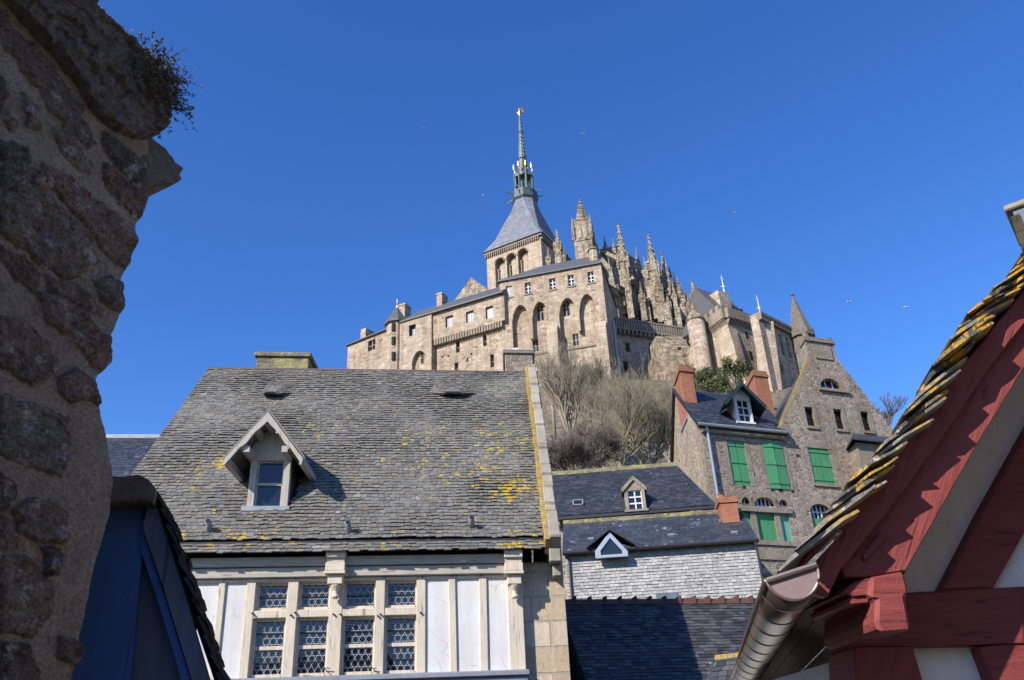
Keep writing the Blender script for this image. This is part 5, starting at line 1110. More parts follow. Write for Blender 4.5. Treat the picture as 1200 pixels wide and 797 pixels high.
# ------------------------------------------------------------------ stone house with green shutters
def green_house():
    fr = line_frame((821, 500.5), (914, 509.5), 32.5); fr.k = math.tan(fr.yaw); SHEAR[0] = fr.k
    rt = fr.root('stone_house', 'tall rubble stone house with steep gable, brick chimneys and bright green shutters', 'house')
    zb = 3.0; ze = fr.at(867, 505).z + .02; xL = fr.at(822, 510).x; xR = fr.at(1095, 640).x
    xg = fr.at(915, 498).x; zg = fr.at(915, 498).z
    gab = [fr.xz(949, 421), fr.xz(943, 397), fr.xz(975, 396), fr.xz(980, 419)]
    sl = fr.xz(1048, 506); k = (sl[1] - gab[3][1]) / (sl[0] - gab[3][0]); zR = gab[3][1] + k * (xR - gab[3][0])
    out = [(xL, zb), (xR, zb), (xR, zR), gab[3], gab[2], gab[1], gab[0], (xg, zg), (xg, ze), (xL, ze)]
    wins = [fr.rect(*q) for q in ((866, 543, 20, 52), (909, 546, 23, 54), (963, 546.5, 24, 41))]
    low = [fr.rect(*q) for q in ((877, 614, 9, 31), (899, 617, 22, 33), (921, 618, 11, 33))]
    slit = [fr.rect(*q) for q in ((949.5, 488.5, 9, 22), (983.5, 491.5, 9, 23), (1015, 494, 8.5, 22))]
    def ap(cx, y0, y1, wd, ysp): x0, x1, z0, z1 = fr.rect(cx, (y0 + y1) / 2, wd, y1 - y0); return arch_poly(x0, x1, z0, lerp(z0, z1, ysp), z1, 10, True)
    half = ap(973, 444, 456, 24, .05); tri = [ap(874, 583, 592, 10, .2), ap(896, 583, 594, 24, .1), ap(918, 586, 594, 10, .2)]
    big = ap(963.5, 591, 624, 24, .72)
    holes = [rc(*q) for q in wins + low + slit] + [half] + tri + [big]
    mb = MB(); mb.wall(out, holes, 0, .55, .28); mb.build('front_wall', M['rubble'], rt)
    yr = 3.6; zr = ze + .05 + yr * math.tan(R(43))
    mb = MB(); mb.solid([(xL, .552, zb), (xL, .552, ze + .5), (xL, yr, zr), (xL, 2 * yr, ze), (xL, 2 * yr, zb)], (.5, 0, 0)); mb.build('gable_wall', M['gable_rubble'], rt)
    # left wing roof
    pl = roof_plane((0, -.25, ze + .02), 43); n = Vector(pl[1])
    A, B, C, D = Vector((xL - .15, -.25, ze + .02)), Vector((xg + .2, -.25, ze + .02)), Vector((xg + .6, yr, zr)), Vector((xL - .15, yr, zr))
    mb = MB(); slates(mb, A, B, C, D, 26, .22, .008, .008, .15); rf = mb.build('roof', M['black_slate'], rt, False, 0, False)
    mb = MB(); mb.solid([A - n * .03, B - n * .03, C - n * .03, D - n * .03], -n * .12); mb.solid([D - n * .05, C - n * .05, C + Vector((0, yr, -yr * .93)), D + Vector((0, yr, -yr * .93))], (0, 0, -.1)); mb.build('roof_deck', M['dkmetal'], rf)
    mb = MB(); mb.tube([A + Vector((0, -.07, -.04)), B + Vector((-.1, -.07, -.04))], .07, 8); mb.build('gutter', M['zinc'], rt)
    mb = MB(); mb.box(xL, xg, -.12, .02, ze - .28, ze - .06); mb.build('eave_course', M['dressed'], rt)
    mb = MB(); mb.tube([(xL + .25, -.2, ze), (xL + .28, -.12, ze - .3), (xL + .28, -.12, zb)], .07, 8); mb.each('drainpipe', M['zinc'], rt)
    # gable wing roof, running back from the facade
    pr = [(xg + .05, ze - 1.5), (xg, zg - .1), (gab[0][0] + .1, gab[0][1] + .12), ((gab[0][0] + gab[3][0]) / 2, gab[0][1] + .9), (gab[3][0] - .1, gab[3][1] - .05), (xR - .1, zR - .1), (xR - .1, zb)]
    mb = MB(); mb.prism(pr, .56, 9.5); mb.build('gable_roof', M['streak_slate'], rt)
    mb = MB(); p, q = Vector((xg - .1, .2, zg - .15)), Vector((gab[0][0], .2, gab[0][1] + .05)); mb.bar(p, q, .16, .3); mb.build('verge_coping', M['lichen'], rt)
    mb = MB(); x0, z0 = gab[1]; x1 = gab[2][0]; mb.box(x0 - .05, x1 + .05, -.08, .7, z0 - .1, z0 + .1); mb.box(x0 + .35, x1 - .25, -.05, .02, z0 - .95, z0 - .25); mb.lathe((x0 + .25, .3), [(.2, z0 + .1), (.17, z0 + .4), (.2, z0 + .5)], 10); mb.build('gable_cap', M['dressed'], rt)
    # brick chimneys
    for (cx, yt, x0, x1, y0, y1, zlow) in ((797, 428, xL - .02, xL + .62, 2.0, 3.5, ze + 1.2), (885, 434, None, None, 2.2, 4.5, ze + .8)):
        if x0 is None: x0, x1 = fr.at(887, 460, y0).x, fr.at(903, 460, y0).x
        z = fr.at(cx, yt, y0).z; mb = MB(); mb.box(x0, x1, y0, y1, zlow, z - .3); ch = mb.build('chimney', M['brick'], rt)
        mb = MB(); mb.box(x0 - .06, x1 + .06, y0 - .06, y1 + .06, z - .3, z - .16); mb.box(x0 - .02, x1 + .02, y0 - .02, y1 + .02, z - .157, z); mb.build('chimney_cap', M['brick_cap'], ch)
        mb = MB(); mb.box(x0 - .04, x1 + .04, y0 - .04, y1 + .04, zlow, zlow + .12) ; mb.build('flashing', M['zinc'], ch)
    dormer(fr, rt, pl, 871.5, 496, 19, 467, 448.5, 24.5, 474, .45, (M['white'], M['white'], M['black_slate'], M['dkgreen'], 'white_wood', 'glass'), (2, 3), False, False, .07)
    # shutters
    def leaf(m, q, y, name='shutter', batt=2, skew=0):
        x0, x1, z0, z1 = q; mb = MB(); mb.hexa([(x0, y, z0), (x1, y + skew, z0), (x1, y + skew + .04, z0), (x0, y + .04, z0), (x0, y, z1), (x1, y + skew, z1), (x1, y + skew + .04, z1), (x0, y + .04, z1)])
        s = mb.build(name, M[m], rt)
        mb = MB()
        for t in ([.5] if batt == 1 else [.12, .52, .9] if batt else []): z = lerp(z0, z1, t); mb.hexa([(x0 + .02, y - .03, z - .04), (x1 - .02, y + skew - .03, z - .04), (x1 - .02, y + skew, z - .04), (x0 + .02, y, z - .04), (x0 + .02, y - .03, z + .04), (x1 - .02, y + skew - .03, z + .04), (x1 - .02, y + skew, z + .04), (x0 + .02, y, z + .04)])
        if mb.v: mb.each('shutter_batten', M[m], s)
    for i, q in enumerate(wins):
        x0, x1, z0, z1 = q; xm = (x0 + x1) / 2
        if i == 1: leaf('green', (x0, lerp(x0, x1, .52), z0, z1), -.02, skew=-.06); leaf('green', (lerp(x0, x1, .53), x1, z0, z1), -.06, skew=.03)
        else: leaf('green', (x0, xm - .01, z0, z1), .04); leaf('green', (xm + .01, x1, z0, z1), .04)
        mb = MB(); mb.box(x0, x1, .27, .3, z0, z1); mb.build('window', M['glass'], rt)
    for m, q in zip(('green', 'green', 'teal'), low): leaf(m, q, .1, 'shutter', 0)
    # stone surrounds
    mb = MB()
    for q in slit + wins[2:]: mb.box(q[0] - .12, q[1] + .12, -.07, .1, q[2] - .12, q[2] - .01); mb.box(q[0] - .18, q[1] + .18, -.012, .1, q[3] + .01, q[3] + .3)
    for q in slit: mb.box(q[1] + .01, q[1] + .22, -.014, .1, q[2], q[3]); mb.box(q[0] - .2, q[0] - .01, -.014, .1, q[2], q[3])
    for q in wins[:2]: mb.box(q[0] - .22, q[0] - .01, -.014, .1, q[2], q[3]); mb.box(q[1] + .01, q[1] + .22, -.014, .1, q[2], q[3])
    x0 = fr.at(868, 600).x; x1 = fr.at(928, 600).x; z = fr.at(897, 598).z; mb.box(x0, x1, -.1, .1, z - .1, z + .1)
    z = low[1][2]; mb.box(x0, x1 + .15, -.12, .1, z - .2, z - .02); mb.box(x0 + .1, x1, -.06, .1, z - .75, z - .22)
    for xx in (lerp(low[0][1], low[1][0], .5), lerp(low[1][1], low[2][0], .5)): mb.box(xx - .13, xx + .13, -.016, .1, low[1][2], low[1][3])
    hx0, hx1 = half[0][0], half[1][0]; mb.box(hx0 - .15, hx1 + .35, -.12, .1, half[0][1] - .14, half[0][1] - .01); mb.each('stone_surround', M['dressed'], rt)
    mb = MB()
    for poly in tri + [half, big]:
        c = poly[2:]; xm = sum(p[0] for p in c) / len(c); zm = min(p[1] for p in c)
        o = [(xm + (x - xm) * 1.0 + (x - xm) / max(.01, math.hypot(x - xm, z - zm)) * .22, z + (z - zm) / max(.01, math.hypot(x - xm, z - zm)) * .22 + .005) for x, z in c]
        i_ = [(x + (x - xm) * .02, z + .004) for x, z in c]
        mb.prism(o + list(reversed(i_)), -.02, .15)
    mb.each('stone_arch', M['dressed'], rt)
    for q in slit: win(fr, rt, *q, .22, 1, 2, .05, 'dkmetal')
    for poly, nx in ((half, 3), (tri[0], 2), (tri[1], 5), (tri[2], 2), (big, 5)):
        x0, x1 = poly[0][0], poly[1][0]; z0 = poly[0][1]; z1 = max(p[1] for p in poly); zs = poly[2][1]; mb = MB(); mb.prism(poly, .24, .03); p = mb.build('arched_window', M['glass'], rt); mb = MB()
        for i in range(nx + 1):
            x = lerp(x0, x1, i / nx); t = abs(2 * i / nx - 1); zz = zs + (z1 - zs) * math.sqrt(max(0, 1 - t * t)); mb.box(max(x0, x - .03), min(x1, x + .03), .19, .235, z0, max(zz - .01, z0 + .03))
        mb.box(x0, x1, .195, .23, z0, z0 + .06); mb.box(x0, x1, .195, .23, zs + .02, zs + .07); mb.build('window_bars', M['white_wood'], p)
    q = (big[0][0], big[1][0], big[0][1] - .0, lerp(big[0][1], big[2][1], .7)); leaf('green', q, .1, 'shutter', 0)
    # slate-roofed stone bay at the right
    a, b = fr.at(1003, 540, -.9).x, fr.at(1060, 540, -.9).x; zt = fr.at(1020, 520, -.9).z; zbm = fr.at(1010, 590, -.9).z
    mb = MB(); mb.box(a + .25, b, -.9, -.005, zb, zt); by = mb.build('bay', M['dressed'], rt)
    mb = MB(); z2 = zt + .75; mb.solid([(a - .05, -1.15, zt), (b, -1.15, zt), (b, -.01, z2), (a + .7, -.01, z2)], (0, 0, .06)); mb.solid([(a - .05, -1.15, zt), (a + .7, -.01, z2), (a + .1, -.01, zt)], (0, 0, .05)); mb.build('bay_roof', M['black_slate'], by)
    mb = MB(); q = fr.rect(1035, 534, 8, 10, -.9); mb.box(q[0], q[1], -.92, -.8, q[2], q[3]); mb.build('bay_window', M['glass'], by)
    mb = MB()
    for cx, cy in ((883, 556), (905, 574), (915, 575), (872, 571), (929, 576), (935, 534)):
        p = fr.at(cx, cy); mb.box(p.x - .07, p.x + .07, -.01, .1, p.z - .06, p.z + .06)
    mb.each('putlog_hole', M['dark'], rt)
    SHEAR[0] = 0.0
green_house()
# ------------------------------------------------------------------ near rubble wall (left foreground)
def fbm(x, y, z, o=4):
    s = 0; a = 1
    for i in range(o): s += a * noise.noise(Vector((x, y, z))); x *= 2.1; y *= 2.1; z *= 2.1; a *= .5
    return s
def near_wall():
    c = at_y(150, 300, 3.2); ang = R(25); d = Vector((math.sin(ang), math.cos(ang), 0)); nrm = Vector((math.cos(ang), -math.sin(ang), 0))
    fr = Frame(150, 300, 3.2, 90 - 25)      # local x runs along the wall (away from the camera), y into the wall
    fr.o = Vector((c.x, c.y, 0))
    rt = fr.root('rubble_house_wall', 'dark shaded corner of rough rubble stone wall with mortar and slab coping, close by on the left', 'wall')
    edge = [(-120, -60), (0, 50), (50, 105), (100, 158), (140, 180), (175, 186), (200, 178), (228, 176), (250, 174), (262, 169), (285, 168), (292, 164), (305, 160), (325, 152), (345, 150), (372, 149), (392, 139), (405, 136), (425, 136), (438, 124), (452, 118), (470, 124), (490, 130), (520, 137), (565, 142), (600, 138), (660, 120), (797, 92), (1000, 40)]
    def xe(y):
        for (a, xa), (b, xb) in zip(edge, edge[1:]):
            if a <= y <= b: return xa + (xb - xa) * (y - a) / (b - a)
        return edge[-1][1]
    z1 = [(0, 20, 40, 80, 100, 120, 190, 250, 185, 310, 120, 260, 60, 170, 0, 90), (130, 300, 160, 320, 210, 380, 205, 405, 160, 375, 125, 330), (60, 220, 90, 260, 90, 300, 55, 290), (0, 230, 40, 290, 30, 310, 0, 270),
          (240, 310, 330, 380, 385, 400, 360, 447, 280, 400, 240, 345), (240, 380, 300, 420, 356, 480, 345, 525, 290, 490, 240, 420), (100, 380, 170, 420, 260, 500, 330, 560, 345, 600, 312, 648, 250, 590, 180, 500, 110, 430),
          (0, 450, 70, 430, 150, 490, 215, 560, 225, 610, 160, 655, 100, 620, 30, 560, 0, 540), (220, 650, 260, 640, 306, 690, 305, 745, 250, 720, 225, 680), (0, 570, 40, 600, 90, 640, 80, 690, 30, 640, 0, 610),
          (85, 680, 150, 700, 230, 770, 282, 797, 276, 835, 200, 810, 120, 760), (0, 730, 50, 750, 110, 800, 130, 870, 80, 880, 0, 830), (0, 330, 60, 350, 80, 400, 60, 430, 0, 440), (-120, 100, -20, 130, 10, 220, -40, 260, -140, 200), (-200, 300, -30, 320, -20, 420, -180, 430), (-240, 480, -30, 470, -20, 560, -200, 590), (-200, 620, -20, 610, -10, 700, -180, 720)]
    z1 += [(150, 250, 205, 290, 225, 340, 200, 350, 150, 300), (100, 640, 170, 665, 215, 690, 230, 740, 160, 700, 110, 680), (60, 430, 95, 400, 110, 440, 80, 440)]
    z2 = [(0, 430, 25, 440, 35, 500, 0, 510), (90, 500, 135, 500, 125, 560, 105, 560), (0, 10, 60, 30, 125, 80, 110, 120, 70, 140, 0, 90), (140, 0, 200, 10, 268, 50, 268, 92, 238, 122, 180, 60), (135, 120, 170, 95, 215, 140, 225, 175, 160, 170, 135, 150), (0, 160, 80, 180, 150, 210, 160, 260, 140, 340, 60, 320, 0, 290),
          (0, 330, 30, 350, 35, 390, 0, 420), (30, 420, 60, 390, 120, 400, 150, 430, 140, 480, 90, 490, 40, 470), (0, 520, 60, 530, 110, 570, 120, 640, 70, 700, 0, 690), (0, 710, 60, 720, 90, 780, 60, 830, 0, 830), (130, 700, 190, 720, 180, 760, 130, 750), (-200, 100, -30, 90, -20, 200, -180, 220), (-200, 250, -20, 240, -15, 330, -180, 360), (-200, 420, -30, 430, -20, 520, -180, 510), (-180, 560, -20, 540, -20, 690, -160, 700), (0, 850, 90, 840, 130, 930, 0, 960), (-200, 740, -30, 730, -20, 880, -180, 880)]
    polys = []
    for p in z1: polys.append(np.array([(p[i] / 1.99, p[i + 1] / 1.99) for i in range(0, len(p), 2)]))
    for p in z2: polys.append(np.array([(p[i] / 1.911, 380 + p[i + 1] / 1.911) for i in range(0, len(p), 2)]))
    NU, NV = 170, 560; X0 = -140
    ys = np.linspace(-60, 960, NV); U = np.linspace(0, 1, NU)
    PX = np.array([[X0 + (xe(y) - X0) * u ** .9 for u in U] for y in ys]); PY = np.repeat(ys[:, None], NU, 1)
    wob = np.array([[fbm(PX[j, i] * .05, PY[j, i] * .05, 1.0, 3) for i in range(NU)] for j in range(NV)])
    wob2 = np.array([[fbm(PX[j, i] * .05, PY[j, i] * .05, 8.0, 3) for i in range(NU)] for j in range(NV)])
    QX, QY = PX + wob * 5, PY + wob2 * 5
    H = np.zeros_like(PX); T = np.zeros_like(PX); BEST = np.full(PX.shape, -1e9)
    for k, P in enumerate(polys):
        n = len(P); ins = np.zeros(PX.shape, bool); dist = np.full(PX.shape, 1e9)
        for i in range(n):
            a, b = P[i], P[(i + 1) % n]; ab = b - a
            t = np.clip(((QX - a[0]) * ab[0] + (QY - a[1]) * ab[1]) / (ab @ ab), 0, 1)
            dist = np.minimum(dist, np.hypot(QX - a[0] - t * ab[0], QY - a[1] - t * ab[1]))
            cond = (a[1] > QY) != (b[1] > QY)
            with np.errstate(divide='ignore', invalid='ignore'):
                ins ^= cond & (QX < (b[0] - a[0]) * (QY - a[1]) / (b[1] - a[1] + 1e-12) + a[0])
        grow = 2.0 if P[:, 0].max() < 150 or P[:, 1].max() < 330 else 1.0
        sd_ = np.where(ins, dist, -dist) + grow; best = sd_ > BEST; BEST = np.maximum(BEST, sd_)
        h = np.where(sd_ > 0, np.clip(sd_ / 4.5, 0, 1), 0); h = h * h * (3 - 2 * h)
        rh = .010 + .016 * ((k * 37) % 11) / 10
        H = np.where(best, h * rh, H); T = np.where(best & (sd_ > .5), .3 + .7 * ((k * 53) % 17) / 16, T)
    mb = MB(); vt = []
    for j in range(NV):
        for i in range(NU):
            x, y = PX[j, i], PY[j, i]; p = fr.at(x, y, 0)
            rough = fbm(p.x * 12, p.z * 12, 2, 5) * .008 + fbm(p.x * 2.2, p.z * 2.2, 5, 2) * .008
            if T[j, i] > 0: rough += fbm(p.x * 22, p.z * 30, 7, 5) * .011 + abs(noise.noise(Vector((p.x * 9, p.z * 13, T[j, i] * 40)))) * .016 + .012 * round(2.5 * noise.noise(Vector((p.x * 6, p.z * 9, T[j, i] * 90)))) / 2
            e = max(0, (U[i] - .955) / .045); p.y = -(H[j, i] + rough) + .10 * e * e
            mb.v.append(tuple(p)); vt.append(T[j, i])
    for j in range(NV - 1):
        for i in range(NU - 1):
            a = j * NU + i; mb.face((a, a + 1, a + NU + 1, a + NU))
    # return round the corner and body
    b = len(mb.v)
    for j in range(NV): q = Vector(mb.v[j * NU + NU - 1]); mb.v.append((q.x - .03, q.y + .5, q.z)); mb.v.append((q.x - .5, 4.5, q.z)); vt += [0, 0]
    for j in range(NV - 1):
        a = j * NU + NU - 1; mb.face((a, b + 2 * j, b + 2 * j + 2, a + NU)); mb.face((b + 2 * j, b + 2 * j + 1, b + 2 * j + 3, b + 2 * j + 2))
    o = mb.build('rubble_face', None, rt, True, 0, False)
    at = o.data.attributes.new('stone', 'FLOAT', 'POINT'); at.data.foreach_set('value', vt)
    n = NT('near_rubble'); s = n.attr('stone')
    stone = n.ramp(s, [(0.3, (0.46, 0.34, 0.25)), (0.5, (0.68, 0.50, 0.36)), (0.65, (0.30, 0.25, 0.20)), (0.8, (0.62, 0.39, 0.27)), (1.0, (0.54, 0.455, 0.34))])
    stone = n.mix(.75, stone, n.ramp(n.noise(22, 10, .85), [(.38, .12), (.6, 1.0)]), 'MULTIPLY')
    stone = n.mix(.8, stone, n.ramp(n.noise(75, 6, .8), [(.36, .25), (.60, 1.0)]), 'MULTIPLY'); stone = n.mix(n.ramp(n.noise(55, 4, .7), [(.64, 0.0), (.70, .7)]), stone, (0.6, 0.55, 0.48)); stone = n.mix(n.ramp(n.noise(9, 10, .85), [(.55, 0.0), (.62, .85)]), stone, (0.80, 0.74, 0.68)); stone = n.mix(n.ramp(n.noise(3.3, 8, .75), [(.60, 0.0), (.66, .8)]), stone, (0.05, 0.045, 0.04))
    mort = n.mix(.5, (0.74, 0.58, 0.42), n.ramp(n.noise(7, 9, .8), [(.36, .3), (.62, 1.0)]), 'MULTIPLY'); mort = n.mix(.8, mort, n.ramp(n.noise(70, 6, .8), [(.36, .35), (.6, 1.0)]), 'MULTIPLY')
    cc = n.mix(n.ramp(n.math('ADD', s, n.math('MULTIPLY', n.noise(30, 5, .7), .22)), [(.14, 0.0), (.40, 1.0)]), mort, stone)
    bm_ = n.bump(n.noise(40, 8, .8), .03, 1.0); bm_ = n.bump(n.noise(150, 5, .75), .012, 1.0, bm_); M['near'] = n.done(cc, .95, bm_, spec=.15); o.data.materials.append(M['near'])
    # body of the house behind
    pe = fr.at(140, 565); mb = MB(); mb.box(-6, pe.x - .25, .2, 4.5, 0, fr.at(60, 20).z - .05); mb.build('wall_core', M['near'], rt)
    # coping slabs on the wall head
    up = [(-60, -110), (0, -60), (60, -30), (98, -4), (118, 20), (142, 42), (168, 66), (186, 96), (193, 112), (193, 150)]; lo = [(-60, -60), (0, -28), (34, 4), (58, 32), (78, 56), (105, 88), (128, 128), (152, 148), (172, 155), (186, 158)]
    def res(P, n):
        P = [Vector(p) for p in P]; L = [0]
        for a, b in zip(P, P[1:]): L.append(L[-1] + (b - a).length)
        out = []
        for i in range(n):
            t = L[-1] * i / (n - 1); k = max(q for q in range(len(L)) if L[q] <= t + 1e-9); k = min(k, len(P) - 2); out.append(P[k].lerp(P[k + 1], (t - L[k]) / (L[k + 1] - L[k])))
        return out
    NA, NB = 150, 44; a, b_ = res(up, NA), res(lo, NA); mb = MB(); rings = []
    for i in range(NA):
        ring = []
        for k in range(NB):
            t = k / (NB - 1); q = b_[i].lerp(a[i], t); p = fr.at(q.x, q.y, -.10)
            tt_ = t * 4.2 + .5 * fbm(i * .07, 3, 0, 3); crs = math.floor(tt_); off = .03 * (crs - 1.5) * -.8 + .035 * noise.noise(Vector((crs * 7.3, math.floor(i / 9 + crs * .5) * 3.1, 2)))
            p.y += off * .7 + fbm(p.x * 8, p.z * 20, 4, 5) * .016 + fbm(p.x * 30, p.z * 34, 6, 3) * .014; p.z += fbm(p.x * 25, p.z * 25, 9, 3) * .008; ring.append(p)
        q = ring[-1]; ring += [Vector((q.x, .25, q.z + .02)), Vector((q.x, 1.2, q.z + .05))]; q = ring[0]; ring.insert(0, Vector((q.x, .12, q.z + .01))); rings.append(ring)
    mb.loft(rings, False, None, False); n_ = len(rings[0]); mb.face([(NA - 1) * n_ + i for i in range(n_)])
    mb.build('coping', M['near_cap'], rt, False)
    # slab sticking out at the corner
    mb = MB()
    for lay, (dy, sc_) in enumerate(((0.02, 1.0), (.07, .93), (.0, .86), (.05, .97))):
        o_ = (0, -7, 7, 14)[lay]; A = [fr.at(165 + (qx - 165) * sc_ + rnd(-2, 2), qy + o_ * .6 + rnd(-2, 2), dy) for qx, qy in ((158, 158), (172, 160), (186, 172), (194, 178), (201, 184), (207, 192), (214, 199), (210, 206), (200, 209), (186, 212), (170, 205))]
        mb.solid(A, (.02, .35, 0))
    mb.build('corner_slab', M['near_cap'], rt)
    return fr
n_ = NT('dark_lichened_slab'); cc_ = n_.mix(.7, (0.22, 0.185, 0.15), n_.ramp(n_.noise(20, 10, .85), [(.38, .2), (.62, 1.0)]), 'MULTIPLY'); cc_ = n_.mix(n_.ramp(n_.noise(12, 8, .75), [(.62, 0.0), (.66, .6)]), cc_, (0.34, 0.32, 0.30))
M['near_cap'] = n_.done(cc_, .95, n_.bump(n_.noise(30, 8, .75), .02, .9), spec=.15)
NW = near_wall()

def leaf_quad(mb, p, s, t=None):
    a = Vector((rnd(-1, 1), rnd(-1, 1), rnd(-1, 1))).normalized(); b = a.cross(Vector((rnd(-1, 1), rnd(-1, 1), rnd(-1, 1)))).normalized()
    p = Vector(p); mb.add([p - a * s, p - b * s * .5, p + a * s, p + b * s * .5], [(0, 1, 2, 3)], random.random() if t is None else t)

def wall_weed():
    c = NW.glob(NW.at(186, 108, -.05)); rt = bpy.data.objects.new('wall_plant', None); col.objects.link(rt); rt.location = c
    tag(rt, 'dark wispy weed growing from the coping at the corner of the rubble wall', 'plant')
    st, lf = MB(), MB(); random.seed(3)
    U, N = NW.U, -NW.V
    for i in range(420):
        b = Vector((0, 0, 0)) + U * rnd(-.22, .03) + N * rnd(-.02, .10) + Vector((0, 0, rnd(-.12, .1)))
        b.z += .0; b = Vector((b.x, b.y, b.z)); L = rnd(.05, .19); dr = (U * rnd(-.2, 1.0) + N * rnd(-.4, .6) + Vector((0, 0, rnd(-.7, 1.0)))).normalized(); pts = [b]
        for k in range(5): dr = (dr + Vector((rnd(-.3, .3), rnd(-.3, .3), rnd(-.35, .2)))).normalized(); pts.append(pts[-1] + dr * L / 5)
        st.tube(pts, [.0022, .002, .0018, .0016, .0013, .001], 3)
        for k in range(2, 6):
            for _ in range(2): leaf_quad(lf, pts[k] + Vector((rnd(-1, 1), rnd(-1, 1), rnd(-1, 1))) * .012, rnd(.005, .013))
    st.build('stem', M['bark4'], rt); lf.build('leaves', M['weed'], rt, False, 0, False)
wall_weed()

# ------------------------------------------------------------------ blue boarded lean-to beside the wall
def blue_hood():
    fr = Frame(165, 600, 3.75, 16); rt = fr.root('blue_lean_to', 'blue boarded lean-to with slate roof and slab cap attached to the rubble wall', 'lean-to')
    P = lambda *q: [fr.xz(a, b) for a, b in q]
    D = 1.6
    mb = MB(); mb.prism(P((112, 588), (166, 592), (172, 620), (168, 638), (150, 830), (60, 1000), (20, 1000)), 0, .04); mb.build('board_panel', M['blue'], rt, False, .004)
    mb = MB(); mb.prism(P((166, 640), (190, 690), (232, 820), (262, 1000), (120, 1000)), .06, .05); mb.build('side_boarding', M['greyblue'], rt)
    mb = MB(); mb.prism(P((176, 588), (186, 600), (216, 690), (247, 797), (290, 960), (262, 960), (226, 800), (192, 690), (168, 622)), -.05, .045); mb.build('barge_board', M['greyblue'], rt, False, .004)
    mb = MB(); mb.prism(P((168, 624), (191, 692), (225, 802), (262, 962), (252, 962), (216, 806), (184, 700), (166, 648)), -.02, .06); mb.build('barge_moulding', M['blue'], rt)
    # slate roof slope: rows of slates running back from the end
    a, b = fr.at(178, 586), fr.at(305, 962); mb = MB(); n = 17; random.seed(11)
    sl = (b - a); nn = Vector((-sl.z, 0, sl.x)).normalized()
    if nn.z < 0: nn = -nn
    mb.solid([a + nn * .005, b + nn * .005, b + nn * .02, a + nn * .02], (0, D, 0), .2)
    for i in range(n):
        p = a + sl * (i / n); y = -.11
        while y < D:
            wd = rnd(.14, .26); j = rnd(-.03, .03); y0 = y + (rnd(-.03, .03) if y < 0 else 0); l = rnd(.035, .06); e = sl / n * rnd(1.5, 1.7)
            q0 = p + e + sl / n * j + nn * l; q1 = p + nn * .02
            mb.hexa([q1 + Vector((0, y0, 0)), q0 + Vector((0, y0, 0)) + nn * rnd(-.008, .008), q0 + Vector((0, y + wd - .008, 0)), q1 + Vector((0, y + wd - .008, 0))] + [v + nn * .016 for v in (q1 + Vector((0, y0, 0)), q0 + Vector((0, y0, 0)), q0 + Vector((0, y + wd - .008, 0)), q1 + Vector((0, y + wd - .008, 0)))], random.random()); y += wd
    mb.build('slate_roof', M['mosslate'], rt)
    # slab cap
    mb = MB(); top = []
    prof = P((113, 571), (135, 569), (150, 570), (166, 567), (178, 573), (187, 584), (184, 600), (166, 596), (140, 598), (116, 600)); mb.prism(prof, -.14, D); o = mb.build('ridge_slab', M['near_cap'], rt, False, .012)
    mb = MB(); mb.box(fr.at(60, 700).x, fr.at(200, 700).x, .2, D, 0, fr.at(170, 640).z); mb.build('wall', M['greyblue'], rt)
blue_hood()

